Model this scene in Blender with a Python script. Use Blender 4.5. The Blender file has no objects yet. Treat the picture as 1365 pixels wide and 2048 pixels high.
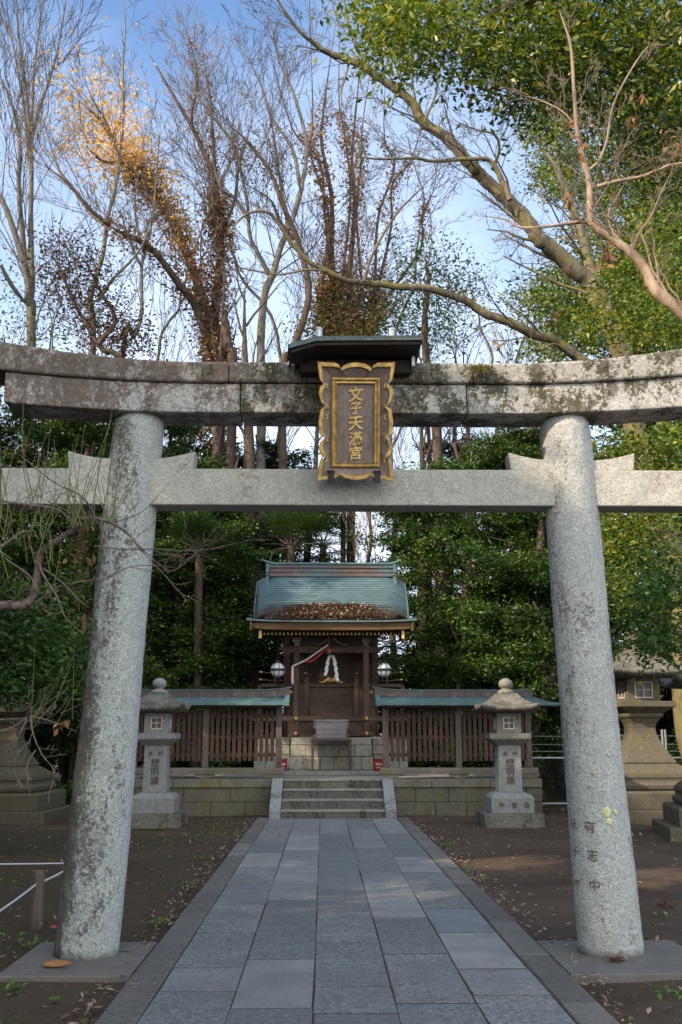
import bpy, math, random
import numpy as np
from mathutils import Vector, Matrix
SC = bpy.context.scene
COL = SC.collection
R = math.radians
# ------------------------------------------------------------------ camera
FPX, PITCH, YAW = 2150.0, math.atan(446/2150), R(0.93)
CAM = np.array([-0.18, 0.0, 1.5])
cd = bpy.data.cameras.new('camera'); cam = bpy.data.objects.new('camera', cd); COL.objects.link(cam)
cd.sensor_fit = 'VERTICAL'; cd.sensor_height = 36.0; cd.lens = FPX/2048*36; cd.clip_start = .05; cd.clip_end = 2000
cam.location = CAM; cam.rotation_euler = (R(90)+PITCH, 0, -YAW); SC.camera = cam
# ------------------------------------------------------------------ sky and sun
SUN_EL, SUN_AZ = R(30), R(239)
W = bpy.data.worlds.new('World'); SC.world = W; W.use_nodes = True
wn, wl = W.node_tree.nodes, W.node_tree.links
wn.clear()
def wnew(t, **k):
    n = wn.new(t)
    for a, v in k.items(): setattr(n, a, v)
    return n
sky = wnew('ShaderNodeTexSky', sky_type='NISHITA', sun_disc=False, sun_elevation=SUN_EL, sun_rotation=SUN_AZ,
           air_density=1.0, dust_density=0.6, ozone_density=2.5)
tc = wnew('ShaderNodeTexCoord'); sep = wnew('ShaderNodeSeparateXYZ'); wl.new(tc.outputs['Generated'], sep.inputs[0])
def wmath(op, a, b=None, clamp=False):
    n = wnew('ShaderNodeMath', operation=op, use_clamp=clamp)
    for i, v in enumerate((a, b)):
        if v is None: continue
        if isinstance(v, (int, float)): n.inputs[i].default_value = v
        else: wl.new(v, n.inputs[i])
    return n.outputs[0]
zz = wmath('ADD', wmath('MAXIMUM', sep.outputs[2], 0.0), 0.22)
cx = wmath('DIVIDE', sep.outputs[0], zz); cy = wmath('DIVIDE', sep.outputs[1], zz)
cmb = wnew('ShaderNodeCombineXYZ'); wl.new(cx, cmb.inputs[0]); wl.new(cy, cmb.inputs[1])
cn = wnew('ShaderNodeTexNoise'); cn.inputs['Scale'].default_value = 1.1; cn.inputs['Detail'].default_value = 7
cn.inputs['Roughness'].default_value = .58; cn.inputs['Distortion'].default_value = .5; wl.new(cmb.outputs[0], cn.inputs['Vector'])
low = wmath('MULTIPLY', wmath('SUBTRACT', 0.64, sep.outputs[2]), 0.95)           # thicker cloud low down
back = wmath('MULTIPLY', wmath('MAXIMUM', wmath('MULTIPLY', sep.outputs[1], -1.0), 0.0), 0.35)   # unseen cloud bank added behind the viewer to light the shaded stone
over = wmath('MULTIPLY', wmath('MAXIMUM', wmath('SUBTRACT', sep.outputs[2], .72), 0.0), 1.6)      # unseen cloud added overhead as neutral fill light
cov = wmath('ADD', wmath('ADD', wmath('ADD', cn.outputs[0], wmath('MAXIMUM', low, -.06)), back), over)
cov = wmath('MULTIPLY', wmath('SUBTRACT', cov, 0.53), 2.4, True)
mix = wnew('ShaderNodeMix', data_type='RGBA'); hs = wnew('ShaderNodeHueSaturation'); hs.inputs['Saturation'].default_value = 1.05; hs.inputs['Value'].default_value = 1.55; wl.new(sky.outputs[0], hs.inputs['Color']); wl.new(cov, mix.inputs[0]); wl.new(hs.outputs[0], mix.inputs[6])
cb = wmath('ADD', wmath('MULTIPLY', back, 26.0), 7.0)                             # added clouds behind the viewer made brighter, as fill light
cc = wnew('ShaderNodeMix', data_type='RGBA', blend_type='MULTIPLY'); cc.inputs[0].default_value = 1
wm = wnew('ShaderNodeMix', data_type='RGBA'); wl.new(wmath('MULTIPLY', wmath('ADD', back, wmath('MULTIPLY', over, .6)), 4.0, True), wm.inputs[0]); wm.inputs[6].default_value = (.82, .94, 1.12, 1); wm.inputs[7].default_value = (.99, 1.0, .97, 1); wl.new(wm.outputs[2], cc.inputs[6]); ccb = wnew('ShaderNodeCombineXYZ')  # added clouds tinted neutral against the blue cast in the shade
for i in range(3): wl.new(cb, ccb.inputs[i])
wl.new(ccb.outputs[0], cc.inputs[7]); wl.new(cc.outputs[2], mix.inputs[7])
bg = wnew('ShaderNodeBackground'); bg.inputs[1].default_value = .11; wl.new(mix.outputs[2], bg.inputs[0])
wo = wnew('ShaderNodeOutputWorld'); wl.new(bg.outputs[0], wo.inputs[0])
sd = bpy.data.lights.new('sun', 'SUN'); sd.energy = 4.6; sd.angle = R(.5); sd.color = (1.0, .80, .56)
sun = bpy.data.objects.new('sun', sd); COL.objects.link(sun)
sv = Vector((math.sin(SUN_AZ)*math.cos(SUN_EL), math.cos(SUN_AZ)*math.cos(SUN_EL), math.sin(SUN_EL)))
sun.rotation_euler = sv.to_track_quat('Z', 'Y').to_euler(); sun.location = sv*60
SC.view_settings.view_transform = 'Standard'; SC.view_settings.look = 'None'
SC.view_settings.gamma = 1; SC.view_settings.exposure = 0.87
SC.cycles.max_bounces = 7; SC.cycles.diffuse_bounces = 4; SC.cycles.transmission_bounces = 4; SC.cycles.transparent_max_bounces = 4
SC.cycles.caustics_reflective = False; SC.cycles.caustics_refractive = False
# ------------------------------------------------------------------ helpers
_f = np.array([math.sin(YAW), math.cos(YAW), 0]); _z = np.array([0, 0, 1.0]); _r = np.array([math.cos(YAW), -math.sin(YAW), 0])
_F = math.cos(PITCH)*_f+math.sin(PITCH)*_z; _U = -math.sin(PITCH)*_f+math.cos(PITCH)*_z
def P(px, py, Y):
    """world point at depth Y seen along the sight line (px, py) measured on the photograph"""
    d = (px-682.5)*_r+(1024-py)*_U+FPX*_F
    return CAM+d*(Y/d[1])
def tag(o, label=None, cat=None, group=None, kind=None):
    if label: o['label'] = label
    if cat: o['category'] = cat
    if group: o['group'] = group
    if kind: o['kind'] = kind
    return o
def empty(name, loc=(0, 0, 0), rz=0, label=None, cat=None, group=None):
    o = bpy.data.objects.new(name, None); COL.objects.link(o); o.location = loc; o.rotation_euler = (0, 0, rz)
    o.empty_display_size = .2
    return tag(o, label, cat, group)
def children(o): return [c for c in ALL if c.parent is o]
ALL = []
def copy_tree(o, parent=None, loc=None, rz=None, sc=None, label=None, group=None):
    c = o.copy(); COL.objects.link(c); ALL.append(c); c.parent = parent
    if loc is not None: c.location = loc
    if rz is not None: c.rotation_euler = (0, 0, rz)
    if sc is not None: c.scale = (sc,)*3 if isinstance(sc, (int, float)) else sc
    if label: c['label'] = label
    if group: c['group'] = group
    for ch in list(o.children): copy_tree(ch, c)
    return c
class MB:
    def __init__(s): s.v = []; s.f = []; s.n = 0; s.mi = []
    def add(s, v, f, mi=0):
        v = np.asarray(v, float).reshape(-1, 3); s.v.append(v)
        f = [tuple(int(i)+s.n for i in q) for q in f]; s.f += f; s.mi += [mi]*len(f); s.n += len(v); return s
    def box(s, x0, x1, y0, y1, z0, z1, mi=0):
        v = [(x, y, z) for x in (x0, x1) for y in (y0, y1) for z in (z0, z1)]
        return s.add(v, [(0, 1, 3, 2), (4, 6, 7, 5), (0, 4, 5, 1), (2, 3, 7, 6), (0, 2, 6, 4), (1, 5, 7, 3)], mi)
    def cbox(s, c, d, mi=0):
        return s.box(c[0]-d[0]/2, c[0]+d[0]/2, c[1]-d[1]/2, c[1]+d[1]/2, c[2]-d[2]/2, c[2]+d[2]/2, mi)
    def loops(s, L, cap=True, mi=0, close=True):
        n = len(L[0]); v = np.concatenate([np.asarray(l, float) for l in L]); f = []
        for k in range(len(L)-1):
            for i in range(n if close else n-1):
                j = (i+1) % n; f.append((k*n+i, k*n+j, (k+1)*n+j, (k+1)*n+i))
        if cap: f.append(tuple(range(n-1, -1, -1))); f.append(tuple((len(L)-1)*n+i for i in range(n)))
        return s.add(v, f, mi)
    def lathe(s, prof, c=(0, 0, 0), n=24, mi=0):
        a = np.linspace(0, 2*math.pi, n, endpoint=False)
        return s.loops([np.stack([c[0]+r*np.cos(a), c[1]+r*np.sin(a), np.full(n, c[2]+z)], 1) for r, z in prof], mi=mi)
    def tube(s, pts, rad, n=6, mi=0):
        pts = np.asarray(pts, float); m = len(pts); rad = np.broadcast_to(np.asarray(rad, float), (m,))
        t = np.gradient(pts, axis=0); t /= np.linalg.norm(t, axis=1)[:, None]+1e-9
        ref = np.array([0, 0, 1.0]) if abs(t[:, 2]).mean() < .8 else np.array([1.0, 0, 0])
        u = np.cross(t, ref); u /= np.linalg.norm(u, axis=1)[:, None]+1e-9; w = np.cross(t, u)
        a = np.linspace(0, 2*math.pi, n, endpoint=False)
        ring = pts[:, None]+rad[:, None, None]*(np.cos(a)[None, :, None]*u[:, None]+np.sin(a)[None, :, None]*w[:, None])
        return s.loops(list(ring), mi=mi)
    def sphere(s, c, r, n=14, m=9, sq=(1, 1, 1), mi=0):
        L = []
        for k in range(m+1):
            th = math.pi*(k+.02)/(m+.04); a = np.linspace(0, 2*math.pi, n, endpoint=False)
            L.append(np.stack([c[0]+r*sq[0]*math.sin(th)*np.cos(a), c[1]+r*sq[1]*math.sin(th)*np.sin(a), np.full(n, c[2]-r*sq[2]*math.cos(th))], 1))
        return s.loops(L, mi=mi)
    def mesh(s, name, off=(0, 0, 0), smooth=False):
        me = bpy.data.meshes.new(name); v = np.concatenate(s.v)-np.asarray(off)
        me.from_pydata(v.tolist(), [], s.f)
        if any(s.mi): me.polygons.foreach_set('material_index', s.mi)
        if smooth: me.polygons.foreach_set('use_smooth', [True]*len(s.f))
        return me
def root_off(p):
    while p.parent: p = p.parent
    return p.location
def obj(name, mb, mat, parent=None, smooth=False, bevel=0, label=None, local=False, seg=2, loc=None):
    off = (0, 0, 0)
    if parent is not None and not local: off = root_off(parent)
    if loc is not None: off = loc
    me = mb if isinstance(mb, bpy.types.Mesh) else mb.mesh(name, off, smooth)
    me.name = name
    for m in (mat if isinstance(mat, (list, tuple)) else [mat]): me.materials.append(m)
    o = bpy.data.objects.new(name, me); COL.objects.link(o); ALL.append(o)
    if loc is not None: o.location = loc
    if parent is not None: o.parent = parent
    if bevel:
        b = o.modifiers.new('bevel', 'BEVEL'); b.width = bevel; b.segments = seg; b.limit_method = 'ANGLE'; b.angle_limit = R(40)
    if label: o['label'] = label
    return o
def fastmesh(name, V, nper, mats=None, smooth=False):
    """mesh of separate n-gons, V is (count*nper, 3)"""
    V = np.ascontiguousarray(V, dtype=np.float32); n = len(V)//nper
    me = bpy.data.meshes.new(name); me.vertices.add(len(V)); me.vertices.foreach_set('co', V.ravel())
    me.loops.add(len(V)); me.loops.foreach_set('vertex_index', np.arange(len(V), dtype=np.int32))
    me.polygons.add(n); me.polygons.foreach_set('loop_start', np.arange(n, dtype=np.int32)*nper)
    me.update(calc_edges=True); return me
def smoothpath(pts, k=6):
    p = np.asarray(pts, float); q = np.vstack([2*p[0]-p[1], p, 2*p[-1]-p[-2]]); out = []
    for i in range(1, len(q)-2):
        for t in np.linspace(0, 1, k, endpoint=False):
            a, b, c, d = q[i-1], q[i], q[i+1], q[i+2]
            out.append(.5*((2*b)+(-a+c)*t+(2*a-5*b+4*c-d)*t*t+(-a+3*b-3*c+d)*t**3))
    out.append(p[-1]); return np.array(out)
# ------------------------------------------------------------------ materials
class NT:
    def __init__(s, name):
        s.m = bpy.data.materials.new(name); s.m.use_nodes = True; s.t = s.m.node_tree; s.N = s.t.nodes; s.N.clear()
        s.out = s.N.new('ShaderNodeOutputMaterial'); s.b = s.N.new('ShaderNodeBsdfPrincipled'); s.link(s.b.outputs[0], s.out.inputs[0])
        s.tc = s.N.new('ShaderNodeTexCoord').outputs['Object']; s.b.inputs['Roughness'].default_value = .8
    def link(s, a, b): s.t.links.new(a, b)
    def put(s, v, sock):
        if isinstance(v, (int, float)): sock.default_value = v
        elif isinstance(v, (tuple, list)): sock.default_value = tuple(v)+((1,) if len(v) == 3 and sock.type == 'RGBA' else ())
        else: s.link(v, sock)
    def map(s, sc=(1, 1, 1), loc=(0, 0, 0)):
        n = s.N.new('ShaderNodeMapping'); n.inputs['Scale'].default_value = sc; n.inputs['Location'].default_value = loc; s.link(s.tc, n.inputs[0]); return n.outputs[0]
    def noise(s, scale, det=3, rough=.55, vec=None, dist=0):
        n = s.N.new('ShaderNodeTexNoise'); n.inputs['Scale'].default_value = scale; n.inputs['Detail'].default_value = det
        n.inputs['Roughness'].default_value = rough; n.inputs['Distortion'].default_value = dist; s.link(vec or s.tc, n.inputs['Vector']); return n.outputs[0]
    def voro(s, scale, vec=None, feat='F1', out=0):
        n = s.N.new('ShaderNodeTexVoronoi'); n.feature = feat; n.inputs['Scale'].default_value = scale; s.link(vec or s.tc, n.inputs['Vector']); return n.outputs[out]
    def ramp(s, fac, *st):
        n = s.N.new('ShaderNodeValToRGB'); e = n.color_ramp.elements
        while len(e) < len(st): e.new(.5)
        for el, (p, c) in zip(e, st): el.position = p; el.color = (c, c, c, 1) if isinstance(c, (int, float)) else tuple(c)+(1,)
        s.put(fac, n.inputs[0]); return n.outputs[0]
    def mix(s, fac, a, b, bt='MIX'):
        n = s.N.new('ShaderNodeMix'); n.data_type = 'RGBA'; n.blend_type = bt; s.put(fac, n.inputs[0]); s.put(a, n.inputs[6]); s.put(b, n.inputs[7]); return n.outputs[2]
    def math(s, op, a, b=0.0, clamp=False):
        n = s.N.new('ShaderNodeMath'); n.operation = op; n.use_clamp = clamp; s.put(a, n.inputs[0]); s.put(b, n.inputs[1]); return n.outputs[0]
    def bump(s, h, st=.5, dist=.01, nrm=None):
        n = s.N.new('ShaderNodeBump'); n.inputs['Strength'].default_value = st; n.inputs['Distance'].default_value = dist
        s.link(h, n.inputs['Height'])
        if nrm: s.link(nrm, n.inputs['Normal'])
        return n.outputs[0]
    def axis(s, i):
        n = s.N.new('ShaderNodeSeparateXYZ'); s.link(s.tc, n.inputs[0]); return n.outputs[i]
    def rnd(s):
        return s.N.new('ShaderNodeNewGeometry').outputs['Random Per Island']
    def up(s):
        g = s.N.new('ShaderNodeNewGeometry'); n = s.N.new('ShaderNodeSeparateXYZ'); s.link(g.outputs['Normal'], n.inputs[0]); return n.outputs[2]
    def done(s, col, rough=None, nrm=None, spec=None, metal=None):
        s.put(col, s.b.inputs['Base Color'])
        if rough is not None: s.put(rough, s.b.inputs['Roughness'])
        if nrm: s.link(nrm, s.b.inputs['Normal'])
        if spec is not None: s.b.inputs['Specular IOR Level'].default_value = spec
        if metal is not None: s.b.inputs['Metallic'].default_value = metal
        return s.m
def granite(name, light=(.62, .62, .60), dark=(.12, .12, .12), fs=110, stain=(.10, .075, .06), st=.45, stx=None, moss=None, mossc=(.05, .055, .02), vert=.35, bump=.6, warm=0, speck=1.0):
    t = NT(name)
    f = t.noise(fs, 3, .7); sp = t.ramp(f, (.34, 0), (.60, 1))
    base = t.mix(t.math('MULTIPLY', t.math('SUBTRACT', 1.0, sp), .8*speck), light, dark)
    base = t.mix(t.math('MULTIPLY', t.ramp(t.noise(fs*.28, 3, .7), (.48, 0), (.66, .55)), speck), base, tuple(c*.45 for c in light))
    big = t.noise(2.2, 4, .6); base = t.mix(t.ramp(big, (.35, 0.0), (.7, .35)), base, tuple(c*.62 for c in light))
    v = t.map((1, 1, vert)); n1 = t.noise(3.0, 6, .72, v, .4); n2 = t.noise(34, 4, .75)
    m = t.math('ADD', n1, t.math('MULTIPLY', t.math('SUBTRACT', n2, .5), .75))
    if stx is not None:    # stain grows towards one side of the block
        x = t.axis(0); g = t.math('MULTIPLY', t.math('ADD', x, stx[0]), stx[1]); g = t.math('MINIMUM', t.math('MAXIMUM', g, -.2), stx[2]); m = t.math('ADD', m, g)
    sm = t.ramp(m, (.64-.22*st, 0), (.76-.22*st, 1))
    base = t.mix(t.math('MULTIPLY', sm, .86), base, stain)
    if moss:
        mm = t.math('ADD', t.noise(5.0, 6, .7, t.map((1, 1, .6), (3, 1, 7))), t.math('MULTIPLY', t.math('SUBTRACT', t.noise(45, 3, .7), .5), .5))
        if stx is not None: mm = t.math('ADD', mm, t.math('MINIMUM', t.math('MULTIPLY', t.math('ADD', t.axis(0), .55), .16), .0))
        base = t.mix(t.ramp(mm, (.66-moss*.2, 0), (.74-moss*.2, .92)), base, mossc)
    base = t.mix(t.ramp(t.noise(11, 5, .72, t.map((1, 1, .7), (2, 8, 5))), (.48, 0), (.66, .5)), base, tuple(c*.5 for c in light))
    pl = t.noise(7, 5, .7, t.map((1, 1, 1), (9, 4, 2)))
    base = t.mix(t.ramp(pl, (.66, 0), (.72, .5)), base, (.55, .60, .56))
    nb = t.bump(f, bump, .006); nb = t.bump(t.noise(26, 5, .7), .65, .016, nb)
    return t.done(base, .9, nb, .25)
def wood(name, col=(.050, .030, .021), col2=(.115, .078, .058), ax=0, k=1.0, rough=.75, green=0):
    t = NT(name); sc = [22, 22, 22]; sc[ax] = 1.4
    g = t.noise(1.6*k, 5, .65, t.map(tuple(sc)), .6); c = t.mix(t.ramp(g, (.32, 0), (.72, 1)), col, col2)
    c = t.mix(t.ramp(t.noise(2.3, 4), (.4, 0), (.7, .55)), c, tuple(x*.5 for x in col))
    if green: c = t.mix(t.ramp(t.noise(3.1, 5, .7), (.45, 0), (.65, green)), c, (.10, .11, .035))
    return t.done(c, rough, t.bump(g, .35, .004), .3)
def plain(name, col, rough=.6, metal=0, var=.25, sc=9, b=0):
    t = NT(name); c = t.mix(t.ramp(t.noise(sc, 4), (.35, 0), (.7, 1)), tuple(x*(1-var) for x in col), tuple(min(1, x*(1+var*.4)) for x in col))
    nb = t.bump(t.noise(sc*6, 3), b, .004) if b else None
    return t.done(c, rough, nb, None, metal)
def leafmat(name, cols, trans=.26, rough=.5, spec=.35, vary=1):
    t = NT(name); r = t.rnd(); n = len(cols)
    c = t.ramp(r, *[(i/(n-1), cols[i]) for i in range(n)])
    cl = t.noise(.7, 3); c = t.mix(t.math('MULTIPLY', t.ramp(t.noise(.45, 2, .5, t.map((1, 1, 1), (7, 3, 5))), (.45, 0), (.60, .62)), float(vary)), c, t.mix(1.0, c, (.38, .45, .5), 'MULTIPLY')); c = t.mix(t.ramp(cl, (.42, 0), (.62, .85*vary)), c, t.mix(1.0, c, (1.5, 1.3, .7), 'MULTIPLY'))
    t.done(c, rough, None, spec)
    tr = t.N.new('ShaderNodeBsdfTranslucent'); t.link(t.mix(1.0, c, (1.5, 1.5, .6), 'MULTIPLY'), tr.inputs[0])
    mx = t.N.new('ShaderNodeMixShader'); mx.inputs[0].default_value = trans; t.link(t.b.outputs[0], mx.inputs[1]); t.link(tr.outputs[0], mx.inputs[2]); t.link(mx.outputs[0], t.out.inputs[0])
    return t.m
def bark(name, a, b, moss=0, sc=9, mossc=(.20, .19, .04)):
    t = NT(name); n = t.noise(sc, 6, .7, t.map((1, 1, .35)), .5); c = t.mix(t.ramp(n, (.35, 0), (.68, 1)), a, b)
    if moss: c = t.mix(t.ramp(t.noise(2.2, 5, .7), (.55-moss*.3, 0), (.68-moss*.3, .9)), c, mossc)
    return t.done(c, .9, t.bump(n, .7, .02), .2)
def patina(name, teal=(.075, .148, .158), brown=(.12, .08, .075), amt=.5, sc=(1.2, 4, 4), rough=.55):
    t = NT(name); n = t.noise(1.6, 5, .65, t.map(sc)); r = t.rnd(); am = .32+.36*amt
    m = t.math('ADD', n, t.math('MULTIPLY', t.math('SUBTRACT', r, .5), .12))
    c = t.mix(t.ramp(m, (am, 1), (am+.13, 0)), brown, teal)
    c = t.mix(t.ramp(t.noise(14, 4, .7), (.4, 0), (.75, .6)), c, tuple(x*.45 for x in teal))
    c = t.mix(t.ramp(t.noise(6, 4, .7, t.map((1, 1, 1), (5, 5, 5))), (.58, 0), (.7, .4)), c, (.18, .32, .33))
    return t.done(c, rough, t.bump(t.noise(25, 3), .2, .004), .4, .15)
M = {}
M['pillar'] = granite('granite_pillar', (.53, .55, .535), (.10, .10, .10), 100, (.11, .085, .075), .50, moss=.12, mossc=(.12, .14, .08), vert=.28)
M['pillar_left'] = granite('granite_pillar_worn', (.50, .54, .53), (.085, .085, .085), 95, (.06, .05, .042), .66, stx=(-.05+1.75, -.55, .13), moss=.18, mossc=(.10, .12, .06), vert=.3)
M['tie'] = granite('granite_tie_beam', (.52, .515, .47), (.13, .13, .12), 105, (.22, .17, .13), .16, vert=.5, moss=.0)
M['lintel'] = granite('granite_lintel', (.55, .55, .53), (.17, .15, .13), 110, (.105, .07, .052), .74, stx=(.2, -.05, .16), moss=.95, mossc=(.045, .042, .018), vert=.5)
M['lintel_top'] = granite('granite_top_lintel', (.50, .49, .46), (.15, .13, .11), 110, (.10, .07, .052), .86, stx=(.2, -.045, .15), moss=.95, mossc=(.045, .042, .018), vert=.5)
M['lantern'] = granite('lantern_granite', (.25, .25, .22), (.09, .09, .085), 80, (.10, .10, .06), .45, moss=.35, mossc=(.11, .11, .05), bump=.4)
M['lantern_blue'] = granite('lantern_pale_granite', (.28, .29, .29), (.11, .11, .11), 80, (.16, .15, .12), .25, moss=.15, mossc=(.13, .13, .07), bump=.3, speck=.6)
M['lantern_dark'] = granite('lantern_capped_granite', (.22, .215, .195), (.045, .045, .035), 50, (.05, .045, .035), .75, moss=.5, mossc=(.06, .06, .03))
M['oldstone'] = granite('old_mossy_granite', (.14, .128, .098), (.055, .048, .034), 60, (.10, .085, .05), .55, moss=.5, mossc=(.12, .11, .035), bump=.4)
M['wall'] = granite('retaining_stone', (.165, .155, .115), (.06, .055, .04), 60, (.10, .085, .055), .55, moss=.45, mossc=(.11, .11, .035), vert=.8, speck=.5)
M['coping'] = granite('coping_stone', (.20, .195, .165), (.13, .13, .11), 60, (.10, .09, .06), .45, moss=.66, mossc=(.17, .16, .03), vert=.8, speck=.5)
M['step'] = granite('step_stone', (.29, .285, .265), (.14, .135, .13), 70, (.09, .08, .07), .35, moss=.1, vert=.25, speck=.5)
M['riser'] = granite('stained_shaded_riser_stone', (.135, .13, .115), (.07, .085, .08), 60, (.03, .026, .02), .6, moss=.1, vert=.16, speck=.3)  # dark streaks, plus riser shade put into a darker base colour
M['cheek'] = granite('side_stone_granite', (.30, .315, .325), (.13, .13, .13), 60, (.07, .06, .05), .5, vert=.3, speck=.5)
M['base'] = granite('shrine_base_stone', (.34, .335, .29), (.2, .2, .17), 60, (.14, .13, .08), .35, moss=.45, mossc=(.20, .20, .08), vert=.6, speck=.5)
M['wood_x'] = wood('dark_wood_across'); M['wood_z'] = wood('dark_wood_upright', ax=2); M['wood_y'] = wood('dark_wood_deep', ax=1)
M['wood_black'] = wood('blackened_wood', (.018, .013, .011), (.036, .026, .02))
M['wood_fascia'] = wood('fascia_wood', (.10, .06, .033), (.19, .115, .06), k=.8)
M['wood_red'] = wood('fence_slat_wood', (.052, .030, .023), (.105, .064, .048), ax=2)
M['wood_pale'] = wood('weathered_sill_wood', (.15, .13, .115), (.28, .255, .225), green=.6)
M['wood_post'] = wood('weathered_post_wood', (.075, .056, .045), (.165, .135, .12), ax=2)
M['wood_box'] = wood('offering_box_wood', (.17, .15, .16), (.32, .29, .30), k=.7, rough=.5)
M['plaque'] = wood('plaque_wood', (.14, .105, .09), (.27, .215, .19), ax=2, k=1.8)
M['gold'] = plain('gold_leaf', (.60, .40, .13), .42, .45, .45, 22, .5)
M['gold_matte'] = plain('gold_paint', (.64, .44, .14), .5, 0, .3, 30)
M['iron'] = plain('dark_iron', (.03, .026, .03), .6, .2)
M['copper'] = patina('roof_patina', amt=.6); M['copper_dark'] = patina('dark_canopy_copper', (.07, .11, .11), (.04, .035, .035), .4); M['copper_brown'] = patina('ridge_copper', amt=.05, sc=(.8, 2, 2)); M['copper_teal'] = patina('eave_patina', amt=.95)
M['paper'] = plain('white_paper', (.78, .80, .84), .8, 0, .06); M['red_cloth'] = plain('red_cloth', (.45, .03, .03), .85); M['white_cloth'] = plain('white_cloth', (.62, .58, .52), .85)
M['red_paint'] = plain('red_bucket_paint', (.36, .012, .02), .4); M['white_paint'] = plain('white_paint', (.75, .72, .72), .6, 0, .1)
M['globe'] = plain('milk_glass', (.62, .64, .70), .5, 0, .05)
M['dark'] = plain('dark_interior', (.02, .018, .016), .9); M['carve'] = plain('carved_letter_shadow', (.10, .08, .06), .95, 0, .5, 30)
M['shoji'] = plain('pale_window_frame', (.62, .55, .48), .7); M['pane'] = plain('grey_paper_pane', (.09, .085, .09), .6)
M['galv'] = plain('galvanised_steel', (.42, .46, .50), .45, .6, .15); M['wire'] = plain('wire_steel', (.20, .21, .21), .5, .6)
M['rope'] = plain('white_rope', (.50, .54, .58), .8, 0, .1, 60)
M['bark_grey'] = bark('grey_bark', (.07, .065, .063), (.18, .165, .155), moss=.05, mossc=(.14, .15, .06)); M['bark_brown'] = bark('brown_bark', (.04, .030, .025), (.12, .09, .072))
M['bark_moss'] = bark('mossy_bark', (.07, .055, .04), (.21, .175, .13), moss=.30, mossc=(.15, .14, .045)); M['bark_tan'] = bark('tan_bark', (.15, .11, .08), (.34, .265, .20))
M['twig'] = plain('twig_bark', (.075, .06, .053), .9); M['twig_pale'] = plain('pale_twig_bark', (.19, .145, .115), .9); M['twig_green'] = plain('green_shoot_bark', (.17, .19, .06), .8)
M['plum'] = bark('plum_bark', (.06, .048, .045), (.26, .20, .17), sc=30)
M['leaf_green'] = leafmat('evergreen_leaf', [(.010, .028, .009), (.022, .056, .014), (.042, .092, .018), (.085, .15, .026)])
M['leaf_laurel'] = leafmat('laurel_leaf', [(.012, .036, .012), (.028, .072, .017), (.056, .12, .022), (.13, .20, .03)])
M['leaf_camphor'] = leafmat('camphor_leaf', [(.022, .05, .010), (.045, .09, .014), (.075, .125, .018), (.13, .175, .022), (.24, .25, .035)], .30, .38, .5)
M['leaf_sunny'] = leafmat('sun_tinted_evergreen_leaf', [(.015, .038, .008), (.035, .08, .014), (.08, .145, .02), (.17, .23, .03), (.26, .20, .05)], .32)  # sunlight put into the leaf colour: brighter and yellower variant
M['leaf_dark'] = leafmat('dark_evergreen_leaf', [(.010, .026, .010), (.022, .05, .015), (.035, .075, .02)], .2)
M['leaf_brown'] = leafmat('dry_brown_leaf', [(.10, .055, .035), (.20, .11, .065), (.32, .19, .11)], .25, .8)
M['leaf_mauve'] = leafmat('dark_dry_leaf', [(.03, .02, .018), (.07, .035, .03), (.10, .055, .03), (.03, .05, .02)], .2, .8)
M['leaf_gold'] = leafmat('golden_dry_leaf', [(.42, .24, .11), (.64, .40, .19), (.78, .54, .30)], .4, .7)
M['leaf_ivy'] = leafmat('ivy_leaf', [(.05, .05, .02), (.10, .10, .025), (.16, .08, .04), (.06, .09, .02)], .25, .6)
M['litter'] = leafmat('fallen_leaf', [(.11, .075, .056), (.23, .16, .12), (.33, .25, .19), (.15, .10, .075)], .05, .85, .2, 0)
M['palm'] = leafmat('palm_frond', [(.02, .045, .015), (.05, .10, .03)], .2, .4)
M['weed'] = leafmat('weed_leaf', [(.06, .14, .03), (.12, .24, .05)], .3, .6)
M['moss'] = leafmat('tuft_blade', [(.10, .10, .03), (.22, .20, .07), (.06, .07, .02)], .2, .8)
def ground_mat():
    t = NT('bare_earth'); n = t.noise(.55, 5, .6); c = t.mix(t.ramp(n, (.35, 0), (.7, 1)), (.050, .037, .028), (.108, .078, .058))
    x = t.axis(0); ml = t.ramp(t.math('MULTIPLY', x, -.2), (.1, 0), (.45, .16))
    mo = t.math('ADD', t.noise(1.1, 6, .7), ml); c = t.mix(t.ramp(mo, (.56, 0), (.78, .85)), c, (.046, .043, .018))
    c = t.mix(t.ramp(t.noise(28, 4, .7), (.45, 0), (.72, .55)), c, (.035, .025, .018))
    c = t.mix(t.ramp(t.noise(60, 2, .7), (.66, 0), (.72, .5)), c, (.18, .14, .11))
    return t.done(c, .95, t.bump(t.noise(18, 6, .7), .6, .03), .15)
M['ground'] = ground_mat()
def paving_mat(name, a, b, warm):
    t = NT(name); r = t.rnd(); c = t.ramp(r, (0, a), (.5, b), (1, warm))
    f = t.noise(48, 4, .8); rr = t.ramp(t.math('FRACT', t.math('MULTIPLY', r, 7.3)), (.35, .30), (.6, .95))
    c = t.mix(t.math('MULTIPLY', t.ramp(f, (.44, 1), (.56, 0)), rr), c, tuple(x*.42 for x in a))
    c = t.mix(t.ramp(t.noise(2.6, 5, .65), (.42, 0), (.72, .55)), c, tuple(x*.6 for x in a))
    c = t.mix(t.ramp(t.noise(24, 5, .75), (.58, 0), (.70, .55)), c, (.10, .085, .075)); c = t.mix(t.ramp(t.noise(.9, 4, .6, t.map((1, 1, 1), (2, 7, 1))), (.42, 0), (.68, .4)), c, (.12, .115, .11))
    return t.done(c, t.ramp(t.noise(3, 3), (.3, .55), (.7, .8)), t.bump(f, .35, .004), .35)
M['paving'] = paving_mat('blue_grey_paving', (.155, .175, .19), (.225, .242, .255), (.31, .31, .305))
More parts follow.
